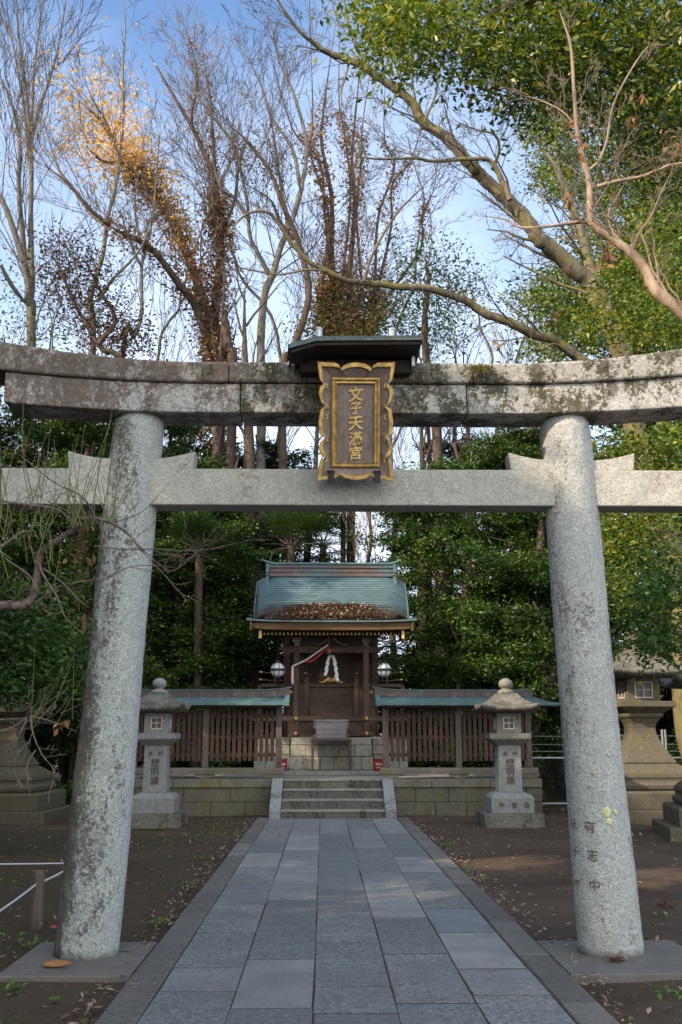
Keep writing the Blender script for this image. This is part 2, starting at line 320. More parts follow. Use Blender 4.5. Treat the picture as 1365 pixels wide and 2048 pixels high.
M['kerb'] = paving_mat('path_border_stone', (.12, .115, .11), (.16, .15, .14), (.20, .19, .175))
M['joint'] = plain('joint_soil', (.036, .027, .021), .95)
# ------------------------------------------------------------------ ground and path
rs = np.random.RandomState(7)
def build_ground():
    xs = np.concatenate([[-400, -60, -25], np.linspace(-12, 12, 121), [25, 60, 400]]); ys = np.concatenate([[-60, -10, 0], np.linspace(2, 26, 121), [35, 70, 700]])
    X, Y = np.meshgrid(xs, ys, indexing='ij')
    Z = .022*np.sin(X*1.7+Y*.9)*np.cos(Y*1.3-X*.5)+.012*np.sin(X*4.1+1)*np.sin(Y*3.3)-.012
    Z = np.where(np.abs(X) < 1.7, np.minimum(Z, -.006), Z); Z = np.where((np.abs(X) > 1.3) & (np.abs(X) < 2.5) & (Y > 7) & (Y < 8.5), np.minimum(Z, .0), Z)
    n, m = X.shape; V = np.stack([X, Y, Z], -1).reshape(-1, 3)
    F = [(i*m+j, (i+1)*m+j, (i+1)*m+j+1, i*m+j+1) for i in range(n-1) for j in range(m-1)]
    mb = MB(); mb.add(V, F); o = obj('ground', mb, M['ground'], smooth=True); tag(o, 'bare brown earth with moss patches on both sides of the paved path', 'ground', kind='structure')
build_ground()
def yofpy(py):
    v = 1024-py; return 1.5*(FPX*math.cos(PITCH)-v*math.sin(PITCH))/-(FPX*math.sin(PITCH)+v*math.cos(PITCH))
def slab(mb, x0, x1, y0, y1, z=.03, c=.006, j=.0):
    q = lambda: rs.uniform(-j, j)
    p = [(x0+q(), y0+q()), (x1+q(), y0+q()), (x1+q(), y1+q()), (x0+q(), y1+q())]; ctr = np.mean(p, 0)
    L = []
    for z_, s in ((-.03, 0), (z-c, 0), (z, c*1.3)):
        L.append([(px+(s if px < ctr[0] else -s), py+(s if py < ctr[1] else -s), z_) for px, py in p])
    mb.loops(L)
cols = [[30, 52, 90, 115, 150, 193, 245, 318, 410], [38, 68, 107, 138, 180, 235, 298, 388, 515], [65, 108, 160, 208, 265, 345, 460], [55, 100, 165, 217, 282, 375, 503], [38, 65, 95, 125, 165, 210, 258, 320, 415]]
mb = MB(); wcol = 2.29/5
for k, cl in enumerate(cols):
    ys = [20.08]+[yofpy(1620+c/1.264) for c in cl]
    while ys[-1] > 1.0: ys.append(ys[-1]-rs.uniform(.62, .9))
    x0 = -1.145+k*wcol
    for a, b in zip(ys[:-1], ys[1:]): slab(mb, x0+.005, x0+wcol-.005, b+.017, a-.017, .03+rs.uniform(-.0012, .0012), c=.0012, j=.006)
tag(obj('path', mb, M['paving']), 'blue grey stone slab path leading under the gate to the shrine steps', 'path', kind='structure')
mb = MB()
for sx in (-1, 1):
    y = 20.3
    while y > 1:
        l = rs.uniform(.9, 1.5); a, b = sorted((sx*1.152, sx*1.37)); slab(mb, a+.004, b, y-l+.003, y-.003, .034+rs.uniform(-.003, .003), j=.003); y -= l
tag(obj('path_border', mb, M['kerb']), 'narrow darker border stones edging the paved path', 'path border', kind='structure')
mb = MB(); mb.box(-1.36, 1.36, .8, 20.1, -.05, .0265)
tag(obj('path_bed', mb, M['joint']), 'dark soil in the joints between the path slabs', 'path bed', kind='structure')
# ------------------------------------------------------------------ text
def text_mesh(body, size, extrude, vertical=False, bend=None, bold=0, spacing=1.0):
    c = bpy.data.curves.new('t', 'FONT'); c.body = '\n'.join(body) if vertical else body; c.size = size; c.extrude = extrude; c.align_x = 'CENTER'; c.align_y = 'CENTER'
    c.space_line = spacing; c.offset = bold; c.resolution_u = 3
    if vertical is False: c.space_character = spacing
    o = bpy.data.objects.new('t', c); COL.objects.link(o); dg = bpy.context.evaluated_depsgraph_get(); dg.update()
    me = bpy.data.meshes.new_from_object(o.evaluated_get(dg)); COL.objects.unlink(o); bpy.data.objects.remove(o)
    v = np.empty(len(me.vertices)*3, np.float32); me.vertices.foreach_get('co', v); v = v.reshape(-1, 3)
    f = [tuple(p.vertices) for p in me.polygons]; bpy.data.meshes.remove(me); return v, f
def text_part(name, body, size, at, mat, parent, extrude=.003, vertical=True, tilt=0, bold=0, spacing=1.0, skew=0, brush=0, center=True, label=None):
    v, f = text_mesh(body, size, extrude, vertical, bold=bold, spacing=spacing)
    v = v.astype(float); c = (v.max(0)+v.min(0))/2; v -= np.array([c[0], c[1], 0])
    x, y, z = v.T.copy()
    if brush: y = y+brush*(x-.15*size)*1.0; x = x+brush*.6*size*.10*np.sin(y/size*7)
    x = x+skew*y
    V = np.stack([x, -z, y], 1)      # text in xz-plane facing -Y
    if tilt: ca, sa = math.cos(tilt), math.sin(tilt); V = np.stack([V[:, 0], V[:, 1]*ca-V[:, 2]*sa, V[:, 1]*sa+V[:, 2]*ca], 1)
    V += np.asarray(at); mb = MB(); mb.add(V, f); return obj(name, mb, mat, parent, label=label)
# ------------------------------------------------------------------ torii
XB, XT, YP, ZT = (-1.80, 1.81), (-1.575, 1.645), 7.86, 3.90
def kz(x, z0, z1):     # upward sweep of the lintels towards their ends
    a = np.maximum(0, np.abs(x-.03)-1.15)/1.4; return z0+(z1-z0)*a**1.8
tor = empty('torii_gate', (0, YP, 0), label='large granite torii gate with mossy curved lintels spanning the path', cat='torii gate')
def pillar(i):
    n = 56; L = []; a = np.linspace(0, 2*math.pi, n, endpoint=False); rr = np.random.RandomState(i+3)
    for k in range(61):
        t = k/60; r = .218+(.187-.218)*t+.004*math.sin(t*9+i)+(-.035*max(0, (t-.97)/.03)**2)
        cx_ = XB[i]+(XT[i]-XB[i])*t+.004*math.sin(t*6+i*2); rad = r+rr.normal(0, .0016, n)
        L.append(np.stack([cx_+rad*np.cos(a), YP+rad*np.sin(a), np.full(n, .03+(ZT-.05)*t)], 1))
    mb = MB(); mb.loops(L); return obj('pillar', mb, M['pillar_left' if i == 0 else 'pillar'], tor, smooth=True, label='left granite pillar blotched with dark lichen' if i == 0 else 'right granite pillar with yellow lichen and carved characters')
p_left, p_right = pillar(0), pillar(1)
t = NT('worn_carving'); M['carve_worn'] = t.done(t.mix(t.ramp(t.noise(38, 4, .7), (.52, 0), (.68, .85)), (.12, .09, .075), (.46, .46, .45)), .95)
def beam(name, x0, x1, zb, zt, y0, y1, mat, parent, n=40, endtuck=0, mat_=None, bev=.018, lean=0):
    mb = MB(); L = []; rr = np.random.RandomState(int(abs(x0*100))+5); m = 4
    for k in range(n+1):
        x = x0+(x1-x0)*k/n; b, t = zb(x), zt(x); e = endtuck*max(0, 1-min(abs(x-x0), abs(x1-x))/.18)**2 if endtuck else 0
        q = []
        for i in range(m+1): q.append((x, y0-lean*i/m+rr.normal(0, .0015), b+e+(t-b-e)*i/m))
        for i in range(m+1): q.append((x, y1+lean*(1-i/m), t-(t-b-e)*i/m+(.0)))
        L.append(q)
    mb.loops(L); return obj(name, mb, mat, parent, bevel=bev, seg=3)
for a, b in ((-2.55, -.807), (-.799, .877), (.885, 2.61)):
    beam('lower_lintel', a, b, lambda x: kz(x, 3.836, 3.905), lambda x: kz(x, 4.06, 4.14), YP-.215, YP+.165, M['lintel'], tor, endtuck=.0, bev=.012)
for a, b in ((-2.70, -.893), (-.887, .928), (.934, 2.76)):
    beam('top_lintel', a, b, lambda x: kz(x, 4.062, 4.143), lambda x: kz(x, 4.215, 4.355), YP-.245, YP+.195, M['lintel_top'], tor, bev=.02, lean=.02)
beam('tie_beam', -2.56, 2.62, lambda x: 3.156, lambda x: 3.43, YP-.125, YP+.125, M['tie'], tor, bev=.01)
for i, zc in ((0, 3.29), (1, 3.29)):
    t_ = (zc)/3.9; cx_ = XB[i]+(XT[i]-XB[i])*t_
    for s in (-1, 1):
        x0 = cx_+s*.15; x1 = cx_+s*.46; L = []
        for k in range(9):
            u = k/8; x = x0+(x1-x0)*u; h = .078+.058*u**1.8; xt = x+s*.012*u; hw = .075
            L.append([(x, YP-hw-.035, 3.431), (x, YP+hw, 3.431), (xt, YP+hw, 3.431+h), (xt, YP-hw-.035, 3.431+h)])
        mb = MB(); mb.loops(L); obj('wedge', mb, M['tie'], tor, bevel=.006)
for x0, x1, lab in ((-2.22, -1.38, 'left flat foundation slab'), (1.38, 2.38, 'right flat foundation slab')):
    mb = MB(); mb.box(x0, x1, 7.18, 8.30, -.05, .03); obj('foundation_slab', mb, M['kerb'], tor, bevel=.008, label=lab)
# carved characters on the right pillar (氏子中 / 有志中), wrapped on the stone
def pillar_text(ch, size, px, py, bold=.0):
    v, f = text_mesh(ch, size, .004, False, bold=bold); v = v.astype(float); c = (v.max(0)+v.min(0))/2; v -= [c[0], c[1], 0]
    p = P(px, py, YP-.2); t = p[2]/3.88; cx_ = XB[1]+(XT[1]-XB[1])*t; r = .218-.031*t; a0 = math.asin(max(-.98, min(.98, (p[0]-cx_)/r)))
    a = a0+v[:, 0]/r; zz_ = p[2]+v[:, 1]; tt = zz_/3.88; cxx = XB[1]+(XT[1]-XB[1])*tt; rr = .218-.031*tt+.0035+v[:, 2]*.5
    mb = MB(); mb.add(np.stack([cxx+rr*np.sin(a), YP-rr*np.cos(a), zz_], 1), f); obj('carved_character', mb, M['carve_worn'], p_right)
for ch, px, py in (('有', 1181, 1654), ('志', 1187, 1711), ('中', 1191, 1771), ('氏', 1157, 1650), ('子', 1160, 1706), ('中', 1164, 1772)): pillar_text(ch, .085, px, py, .001 if px > 1170 else -.001)
# yellow lichen on the right pillar
t = NT('yellow_lichen'); M['lichen'] = t.done(t.mix(t.ramp(t.noise(60, 3), (.4, 0), (.6, 1)), (.38, .40, .22), (.62, .62, .34)), .95, t.bump(t.noise(120, 3), .8, .004))
def lichen(px, py, r):
    p = P(px, py, YP-.2); rr_ = np.random.RandomState(int(px*7+py)); mb = MB(); n = 26
    tt = p[2]/3.88; cx_ = XB[1]+(XT[1]-XB[1])*tt; rad = .218-.031*tt; a0 = math.asin((p[0]-cx_)/rad); ang = np.linspace(0, 2*math.pi, n, endpoint=False)
    w = r*(.75+.5*rr_.rand(n)); L = []
    for k, hh in ((1, .0), (.96, .0035), (.5, .005)):
        a = a0+w*k*np.cos(ang)/rad; z_ = p[2]+w*k*np.sin(ang); ct = XB[1]+(XT[1]-XB[1])*z_/3.88; rz_ = .218-.031*z_/3.88+hh
        L.append(np.stack([ct+rz_*np.sin(a), YP-rz_*np.cos(a), z_], 1))
    mb.loops(L); obj('lichen_patch', mb, M['lichen'], p_right, smooth=True)
for a in ((1214, 1625, .035), (1217, 1642, .024), (1232, 1624, .018), (1214, 1661, .012), (1189, 1545, .014), (1218, 1510, .012)): lichen(*a)
# tufts on the lintel
def tuft(name, base, n, L, mat, label, cat, droop=.6, seed=1, w=.004, spread=.6):
    r = np.random.RandomState(seed); V = []
    for i in range(n):
        b = np.asarray(base)+r.normal(0, .022, 3)*[1.6, .4, .3]; d = r.normal(0, spread, 3); d[1] = -abs(d[1])*.6-.15; d[2] = abs(d[2])*.6+.25; d /= np.linalg.norm(d); s = np.cross(d, r.normal(0, 1, 3)); s *= w/np.linalg.norm(s)
        l = L*r.uniform(.5, 1.1); prev = b
        for k in range(3):
            u = (k+1)/3; q = b+d*l*u-np.array([0, 0, droop*l*u*u]); w0 = s*(1-k/3); w1 = s*(1-u*.95); V += [prev-w0, prev+w0, q+w1, q-w1]; prev = q
    V = np.array(V); o = bpy.data.objects.new(name, fastmesh(name, V-np.asarray(base), 4)); o.data.materials.append(mat); COL.objects.link(o); o.location = base
    return tag(o, label, cat)
tuft('fern_tuft', P(962, 738, YP-.285), 190, .17, M['moss'], 'dry grassy fern tuft growing on the front of the mossy top lintel', 'fern', 1.15, 3)
# ------------------------------------------------------------------ name plaque and its little roof
def plaque():
    cx_, zc, yt, yb = .047, 3.715, YP-.50, YP-.275
    root = empty('shrine_plaque', (cx_, YP-.3, 3.29), label='wooden shrine name plaque in a scalloped gold frame hung on the torii', cat='plaque')
    S = .56/705.0; H = .86/1092.0
    tilt = math.atan2(yb-yt, .86)
    ca, sa = math.cos(tilt), math.sin(tilt)
    def T(x, y, d):   # local plaque px coords (crop 325..1030, 398..1490), depth d towards viewer
        lx = (x-678)*S; lz = (944-y)*H; return (cx_+lx, (yt+yb)/2-lz*sa-d*ca, zc+lz*ca-d*sa)
    topc = [(325, 398), (400, 404), (480, 405), (520, 425), (535, 462), (552, 440), (600, 415), (680, 402)]
    lft = [(325, 398), (333, 470), (348, 560), (386, 600), (352, 622), (338, 690), (362, 765), (402, 802), (356, 826), (338, 950), (352, 1060), (398, 1094), (358, 1130), (343, 1185), (360, 1245), (397, 1276), (352, 1300), (340, 1400), (330, 1490)]
    botc = [(330, 1490), (420, 1470), (500, 1456), (535, 1430), (580, 1462), (680, 1482)]
    mir = lambda l: [(1356-x, y) for x, y in l]
    def res(l, n):
        l = np.array(l, float); d = np.r_[0, np.cumsum(np.linalg.norm(np.diff(l, axis=0), axis=1))]; u = np.linspace(0, d[-1], n, endpoint=False); return np.stack([np.interp(u, d, l[:, i]) for i in (0, 1)], 1)
    top = res(topc+mir(topc)[::-1][1:], 60); right = res(mir(lft), 90); bot = res((botc+mir(botc)[::-1][1:])[::-1], 60); left = res(lft[::-1], 90)
    out = np.vstack([top, right, bot, left])
    def rect(x0, y0, x1, y1):
        l = lambda a, b, n: np.stack([np.linspace(a[i], b[i], n, endpoint=False) for i in (0, 1)], 1)
        return np.vstack([l((x0, y0), (x1, y0), 60), l((x1, y0), (x1, y1), 90), l((x1, y1), (x0, y1), 60), l((x0, y1), (x0, y0), 90)])
    ri = rect(455, 540, 900, 1362); ins = out+(ri-out)*.36; c0 = out+(ri-out)*.06; c1 = out+(ri-out)*.30
    mk = lambda pts, d: [T(x, y, d) for x, y in pts]
    mb = MB(); mb.loops([mk(out, .0), mk(out, .055), mk(c0, .068), mk(c1, .068), mk(ins, .058), mk(ins, .0)], cap=False); obj('scalloped_rim', mb, M['gold'], root)
    mb = MB(); mb.loops([mk(out+(ri-out)*.12, -.02), mk(ins, .050), mk(ri, .018), mk(ri, -.02)], cap=False); mb.loops([mk(out+(ri-out)*.1, -.022), mk(out+(ri-out)*.1, -.004)]); obj('side_panel', mb, M['plaque'], root)
    a = rect(458, 543, 897, 1359); b = rect(472, 557, 883, 1345); c = rect(490, 575, 865, 1329); d = rect(505, 592, 850, 1322)
    mb = MB(); mb.loops([mk(a, -.01), mk(a, .034), mk(b, .040), mk(c, .026), mk(d, .034), mk(d, .0)], cap=False); obj('inner_frame', mb, M['gold'], root)
    mb = MB(); mb.loops([mk(d, -.018), mk(d, .012)]); obj('board', mb, M['plaque'], root)
    for i, ch in enumerate('文子天滿宮'):
        yy = (688, 818, 955, 1092, 1224)[i]; at = T(678, yy, .0165)
        text_part('character', ch, (.112, .092, .110, .104, .100)[i], at, M['gold_matte'], root, .004, False, tilt=tilt*-1 if False else -tilt*-1, bold=.0022, brush=.10)
    for sx in (1, -1):
        for yy, fl in ((600, 1), (640, -1), (820, -1), (880, 1), (1080, 1), (1110, -1), (1270, 1), (1300, -1)):
            th = np.linspace(0, 4.4, 14); r_ = 26*(1-th/6); x = 410+r_*np.sin(th)-8; y = yy+fl*(28-r_*np.cos(th))
            x = x if sx == 1 else 1356-x; mb = MB(); mb.tube([T(a_, b_, .042) for a_, b_ in zip(x, y)], .0035, 5); obj('scroll_ornament', mb, M['gold_matte'], root)
    for x in (455, 875):
        mb = MB()
        for q in ((x-28, x+28, 1395, 1500, .05, .075), (x-36, x+36, 1385, 1400, .05, .085)):
            L = [[T(q[0], q[2], d_), T(q[1], q[2], d_), T(q[1], q[3], d_), T(q[0], q[3], d_)] for d_ in (q[4]-.12, q[5])]; mb.loops(L)
        obj('bracket', mb, M['iron'], root, bevel=.003)
plaque()
def plaque_roof():
    root = empty('plaque_roof', (.05, YP-.2, 4.22), label='small flat copper roof on the top lintel sheltering the name plaque', cat='canopy')
    yf, yb_ = YP-.66, YP+.22; z = 4.265
    # deck: long flat middle, left end folded down
    def prof(dz, ins=0): return [(-.44+ins, z-.06+dz), (-.235, z+dz), (.515-ins, z+.012+dz)]
    mb = MB(); 
    mb.loops([[(x, yf, zz_) for x, zz_ in prof(0)+prof(-.034)[::-1]], [(x, yb_, zz_) for x, zz_ in prof(0)+prof(-.034)[::-1]]]); obj('roof_sheet', mb, M['copper_dark'], root)
    mb = MB(); mb.loops([[(x, yf+.02, zz_) for x, zz_ in prof(-.036, .02)+prof(-.06, .02)[::-1]], [(x, yb_-.02, zz_) for x, zz_ in prof(-.036, .02)+prof(-.06, .02)[::-1]]]); obj('soffit_board', mb, M['wood_black'], root)
    mb = MB(); mb.box(-.36, .45, YP-.36, YP-.26, 4.10, 4.20); obj('support_beam', mb, M['wood_black'], root, bevel=.004)
    for x in (-.41, .47):
        mb = MB(); mb.box(x-.012, x+.012, YP-.40, YP+.1, 4.14, 4.215); obj('end_plate', mb, M['galv'], root)
    for x in (-.22, .30):
        mb = MB(); mb.lathe([(.024, 0), (.024, .055), (.027, .058), (.027, .068), (.012, .078)], (x, YP-.62, z+.003), 16); obj('cap_post', mb, M['galv'], root, smooth=False)
plaque_roof()
# ------------------------------------------------------------------ stone lanterns
def sqloop(hx, hy, z, lift=0, n=5, rnd=0):
    pts = []; c = [(-1, -1), (1, -1), (1, 1), (-1, 1)]
    for k in range(4):
        a, b = np.array(c[k], float), np.array(c[(k+1) % 4], float)
        for i in range(n):
            p = a+(b-a)*i/n; q = (abs(p[0])*abs(p[1]))**3; s = 1-rnd*q; pts.append((p[0]*hx*s, p[1]*hy*s, z+lift*q))
    return pts
def sqloft(mb, levels, c=(0, 0, 0), n=6, mi=0):
    mb.loops([[(x+c[0], y+c[1], z+c[2]) for x, y, z in sqloop(l[0], l[0] if len(l) < 5 else l[4], l[1], l[2] if len(l) > 2 else 0, n, l[3] if len(l) > 3 else 0)] for l in levels], mi=mi)
    return mb
def firebox(root, z0, z1, h, mat, frame_mat, wz, ww):
    mb = MB(); d = .035
    # four walls with real window openings in front and on both sides
    zc = (z0+z1)/2; a = ww/2; zb, zt = zc-wz/2, zc+wz/2
    for rot in range(4):
        seg = [(-h, -a, z0, z1), (a, h, z0, z1), (-a, a, z0, zb), (-a, a, zt, z1)] if rot != 2 else [(-h, h, z0, z1)]
        for x0, x1, q0, q1 in seg:
            t = MB(); e = 0 if rot % 2 == 0 else d
            t.box(max(x0, -h+e), min(x1, h-e), -h, -h+d, q0, q1); v = t.v[0]; ca, sa = [(1, 0), (0, 1), (-1, 0), (0, -1)][rot]
            mb.add(np.stack([v[:, 0]*ca-v[:, 1]*sa, v[:, 0]*sa+v[:, 1]*ca, v[:, 2]], 1), t.f)
    fb = obj('fire_box', mb, mat, root, bevel=.004, local=True)
    for rot in (0, 1, 3):
        mb = MB(); y = -h-.003; fr = .014
        mb.box(-a, a, y, y+.02, zb, zb+fr); mb.box(-a, a, y, y+.02, zt-fr, zt); mb.box(-a, -a+fr, y, y+.02, zb+fr, zt-fr); mb.box(a-fr, a, y, y+.02, zb+fr, zt-fr)
        for x in (-.010, .010): mb.box(x-.003, x+.003, y+.004, y+.014, zb+fr, zt-fr)
        for q in (-.008, .008): mb.box(-a+fr, a-fr, y+.003, y+.009, zc+q-.003, zc+q+.003)
        mp = MB(); mp.box(-a+.002, a-.002, y+.030, y+.034, zb+.002, zt-.002)
        ca, sa = [(1, 0), (0, 1), (-1, 0), (0, -1)][rot]
        for m_ in (mb, mp): m_.v = [np.stack([v[:, 0]*ca-v[:, 1]*sa, v[:, 0]*sa+v[:, 1]*ca, v[:, 2]], 1) for v in m_.v]
        w = obj('window', mb, frame_mat, root, local=True); obj('pane', mp, M['pane'], w, local=True)
def lantern_small(label, loc, mats, text, base_text=None, rz=0):
    root = empty('stone_lantern', loc, rz, label, 'stone lantern', 'stone lanterns in front of the shrine fence')
    A, B, C = mats
    mb = MB(); mb.box(-.50, .50, -.5, .5, -.03, .21); obj('footing', mb, C, root, bevel=.012, local=True)
    mb = MB(); sqloft(mb, [(.36, .211), (.365, .46), (.345, .475), (.335, .50), (.27, .53), (.235, .545)]); ped = obj('pedestal', mb, B, root, local=True, bevel=.006)
    mb = MB(); sqloft(mb, [(.205, .546), (.195, 1.33)]); sh = obj('shaft', mb, B, root, bevel=.012, local=True)
    mb = MB(); sqloft(mb, [(.215, 1.331), (.24, 1.35), (.335, 1.42), (.352, 1.44), (.352, 1.53)]); obj('platform', mb, A, root, local=True, bevel=.008)
    firebox(root, 1.531, 1.87, .21, A, M['shoji'], .20, .19)
    mb = MB(); sqloft(mb, [(.24, 1.871), (.44, 1.885, .03), (.50, 1.93, .06), (.505, 1.97, .075), (.40, 2.01, .03), (.28, 2.10), (.19, 2.19), (.17, 2.215)], n=8); obj('cap_stone', mb, C, root, smooth=True, local=True, bevel=.01)
    mb = MB(); mb.lathe([(.14, 2.21), (.155, 2.235), (.13, 2.262), (.085, 2.28), (.07, 2.30), (.10, 2.315), (.122, 2.35), (.126, 2.385), (.11, 2.43), (.06, 2.465), (.015, 2.478)], n=20); obj('finial', mb, A, root, smooth=True, local=True)
    ys_ = -.205
    for ch, x, z, s in text: text_part('carved_character', ch, s, (loc[0]+x, loc[1]+ys_-.0025, z), M['carve'], sh, .0035, False, bold=.001)
    for ch, x in (base_text or []): text_part('carved_character', ch, .105, (loc[0]+x, loc[1]-.3675, .345), M['carve'], ped, .0035, False, bold=.001)
    return root
tx = [('永', -.075, 1.19, .085), ('代', .085, 1.19, .085), ('燈', .0, 1.035, .155), ('明', .0, .885, .15), ('講', .0, .74, .15)]
lantern_small('pale stone lantern beside the right torii pillar with carved base and mossy platform', (3.02, 19.05, 0), (M['lantern'], M['lantern_blue'], M['lantern_dark']), tx, [('中', -.19), ('者', .02), ('信', .23)])
lantern_small('grey stone lantern half hidden behind the left torii pillar with darker cap', (-3.04, 19.05, 0), (M['lantern_blue'], M['lantern_blue'], M['lantern_dark']), tx)
def lantern_big(label, loc, rz=0, s=1.0, group='large stone lanterns at the sides'):
    root = empty('large_stone_lantern', loc, rz, label, 'stone lantern', group); root.scale = (s,)*3
    mb = MB(); sqloft(mb, [(1.12, -.05), (1.12, .24)]); obj('footing', mb, M['oldstone'], root, local=True, bevel=.015)
    mb = MB(); sqloft(mb, [(.93, .241), (.93, .52), (.90, .56)]); obj('footing', mb, M['oldstone'], root, local=True, bevel=.012)
    mb = MB(); sqloft(mb, [(.74, .561), (.77, .60), (.78, .66), (.72, .72), (.72, .76), (.74, .80), (.73, .86), (.66, .93), (.55, 1.0), (.50, 1.03)]); obj('pedestal', mb, M['oldstone'], root, local=True, bevel=.01)
    mb = MB(); sqloft(mb, [(.48, 1.031), (.49, 1.06), (.47, 1.10), (.38, 1.24), (.29, 1.42), (.235, 1.58), (.225, 1.68), (.24, 1.76), (.285, 1.84), (.34, 1.89), (.35, 1.93), (.33, 1.965)]); obj('shaft', mb, M['oldstone'], root, local=True, bevel=.008)
    mb = MB(); sqloft(mb, [(.37, 1.966), (.42, 2.0), (.50, 2.05), (.53, 2.07), (.53, 2.17)]); obj('platform', mb, M['oldstone'], root, local=True, bevel=.008)
    firebox(root, 2.171, 2.60, .32, M['oldstone'], M['shoji'], .30, .34)
    mb = MB(); sqloft(mb, [(.36, 2.601), (.76, 2.62, .05), (.84, 2.66, .10), (.86, 2.71, .14), (.66, 2.78, .04), (.44, 2.92), (.27, 3.08), (.2, 3.14)], n=8); obj('cap_stone', mb, M['lantern_dark'], root, smooth=True, local=True)
    mb = MB(); mb.lathe([(.2, 3.13), (.22, 3.17), (.13, 3.22), (.11, 3.25), (.17, 3.30), (.19, 3.38), (.15, 3.48), (.03, 3.56)], n=20); obj('finial', mb, M['oldstone'], root, smooth=True, local=True)
    return root
lb = lantern_big('large old stone lantern with curved shaft standing behind the right torii pillar', (5.82, 20.7, -.05), R(4))
copy_tree(lb, loc=(6.02, 17.1, -.05), rz=R(-9), sc=(.87), label='large stone lantern cut by the right edge of the photo, nearer and paler footing')
copy_tree(lb, loc=(-6.05, 20.6, -.05), rz=R(-3), sc=.95, label='large stone lantern in deep shade at the left edge behind plum twigs')
copy_tree(lb, loc=(-6.3, 16.6, -.05), rz=R(8), sc=.87, label='large stone lantern mostly outside the left edge with only its footing in view')
# ------------------------------------------------------------------ platform, steps
PZ = .67
plat = empty('stone_platform', (0, 21.3, 0), label='low mossy stone platform wall carrying the shrine and its fences', cat='platform')
mb = MB(); mb.box(-4.0, 4.0, 21.45, 29.0, -.05, PZ-.004); obj('platform_floor', mb, M['step'], plat)
rw = np.random.RandomState(11)
for s in (-1, 1):
    z0 = -.03; mbw = MB()
    for row, h in enumerate((.27, .27)):
        x = 1.155
        while x < 4.03:
            w = min(rw.uniform(.42, .95), 4.05-x)
            if 4.05-x-w < .25: w = 4.05-x
            a, b = sorted((s*(x+.004), s*(x+w-.004))); q = MB(); q.box(a, b, 21.33+rw.uniform(-.006, .006), 21.5, z0+.004, z0+h-.004); mbw.add(q.v[0], q.f); x += w
        z0 += h
    a, b = sorted((s*4.05, s*3.9)); mbw.box(a, b, 21.5, 29, -.03, .51); obj('wall_stones', mbw, M['wall'], plat, bevel=.008)
for s in (-1, 1):
    x = 1.155; mbw = MB()
    for w in ((.75, 1.15, 1.0) if s > 0 else (1.0, .9, 1.0)):
        a, b = sorted((s*x, s*(x+w-.005))); mbw.box(a, b, 21.30, 21.62, .512, PZ); x += w
    a, b = sorted((s*4.08, s*3.78)); mbw.box(a, b, 21.62, 29, .512, PZ); obj('coping_stones', mbw, M['coping'], plat, bevel=.01)
st = empty('stone_steps', (0, 20.1, 0), label='four stained granite steps between sloping side stones', cat='steps')
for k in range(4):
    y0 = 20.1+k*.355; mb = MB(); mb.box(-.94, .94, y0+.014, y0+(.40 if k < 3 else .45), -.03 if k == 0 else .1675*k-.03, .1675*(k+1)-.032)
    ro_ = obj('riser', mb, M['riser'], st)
    mb = MB(); mb.box(-.943, .943, y0, y0+(.41 if k < 3 else .45), .1675*(k+1)-.031, .1675*(k+1)); obj('tread', mb, M['step'], st, bevel=.006)  # paler tread colour stands in for sky light on the step edges
for s in (-1, 1):
    x0, x1 = sorted((s*.945, s*1.15)); mb = MB()
    prof = [(20.04, -.03), (20.04, .16), (21.10, .685), (21.36, .69), (21.36, -.03)]
    mb.loops([[(x0, y, z) for y, z in prof], [(x1, y, z) for y, z in prof]]); obj('side_stone', mb, M['cheek'], st, bevel=.01)
mb = MB(); mb.box(-1.5, 1.5, 23.2, 24.4, PZ-.002, .74); obj('landing', mb, M['step'], st, bevel=.01)
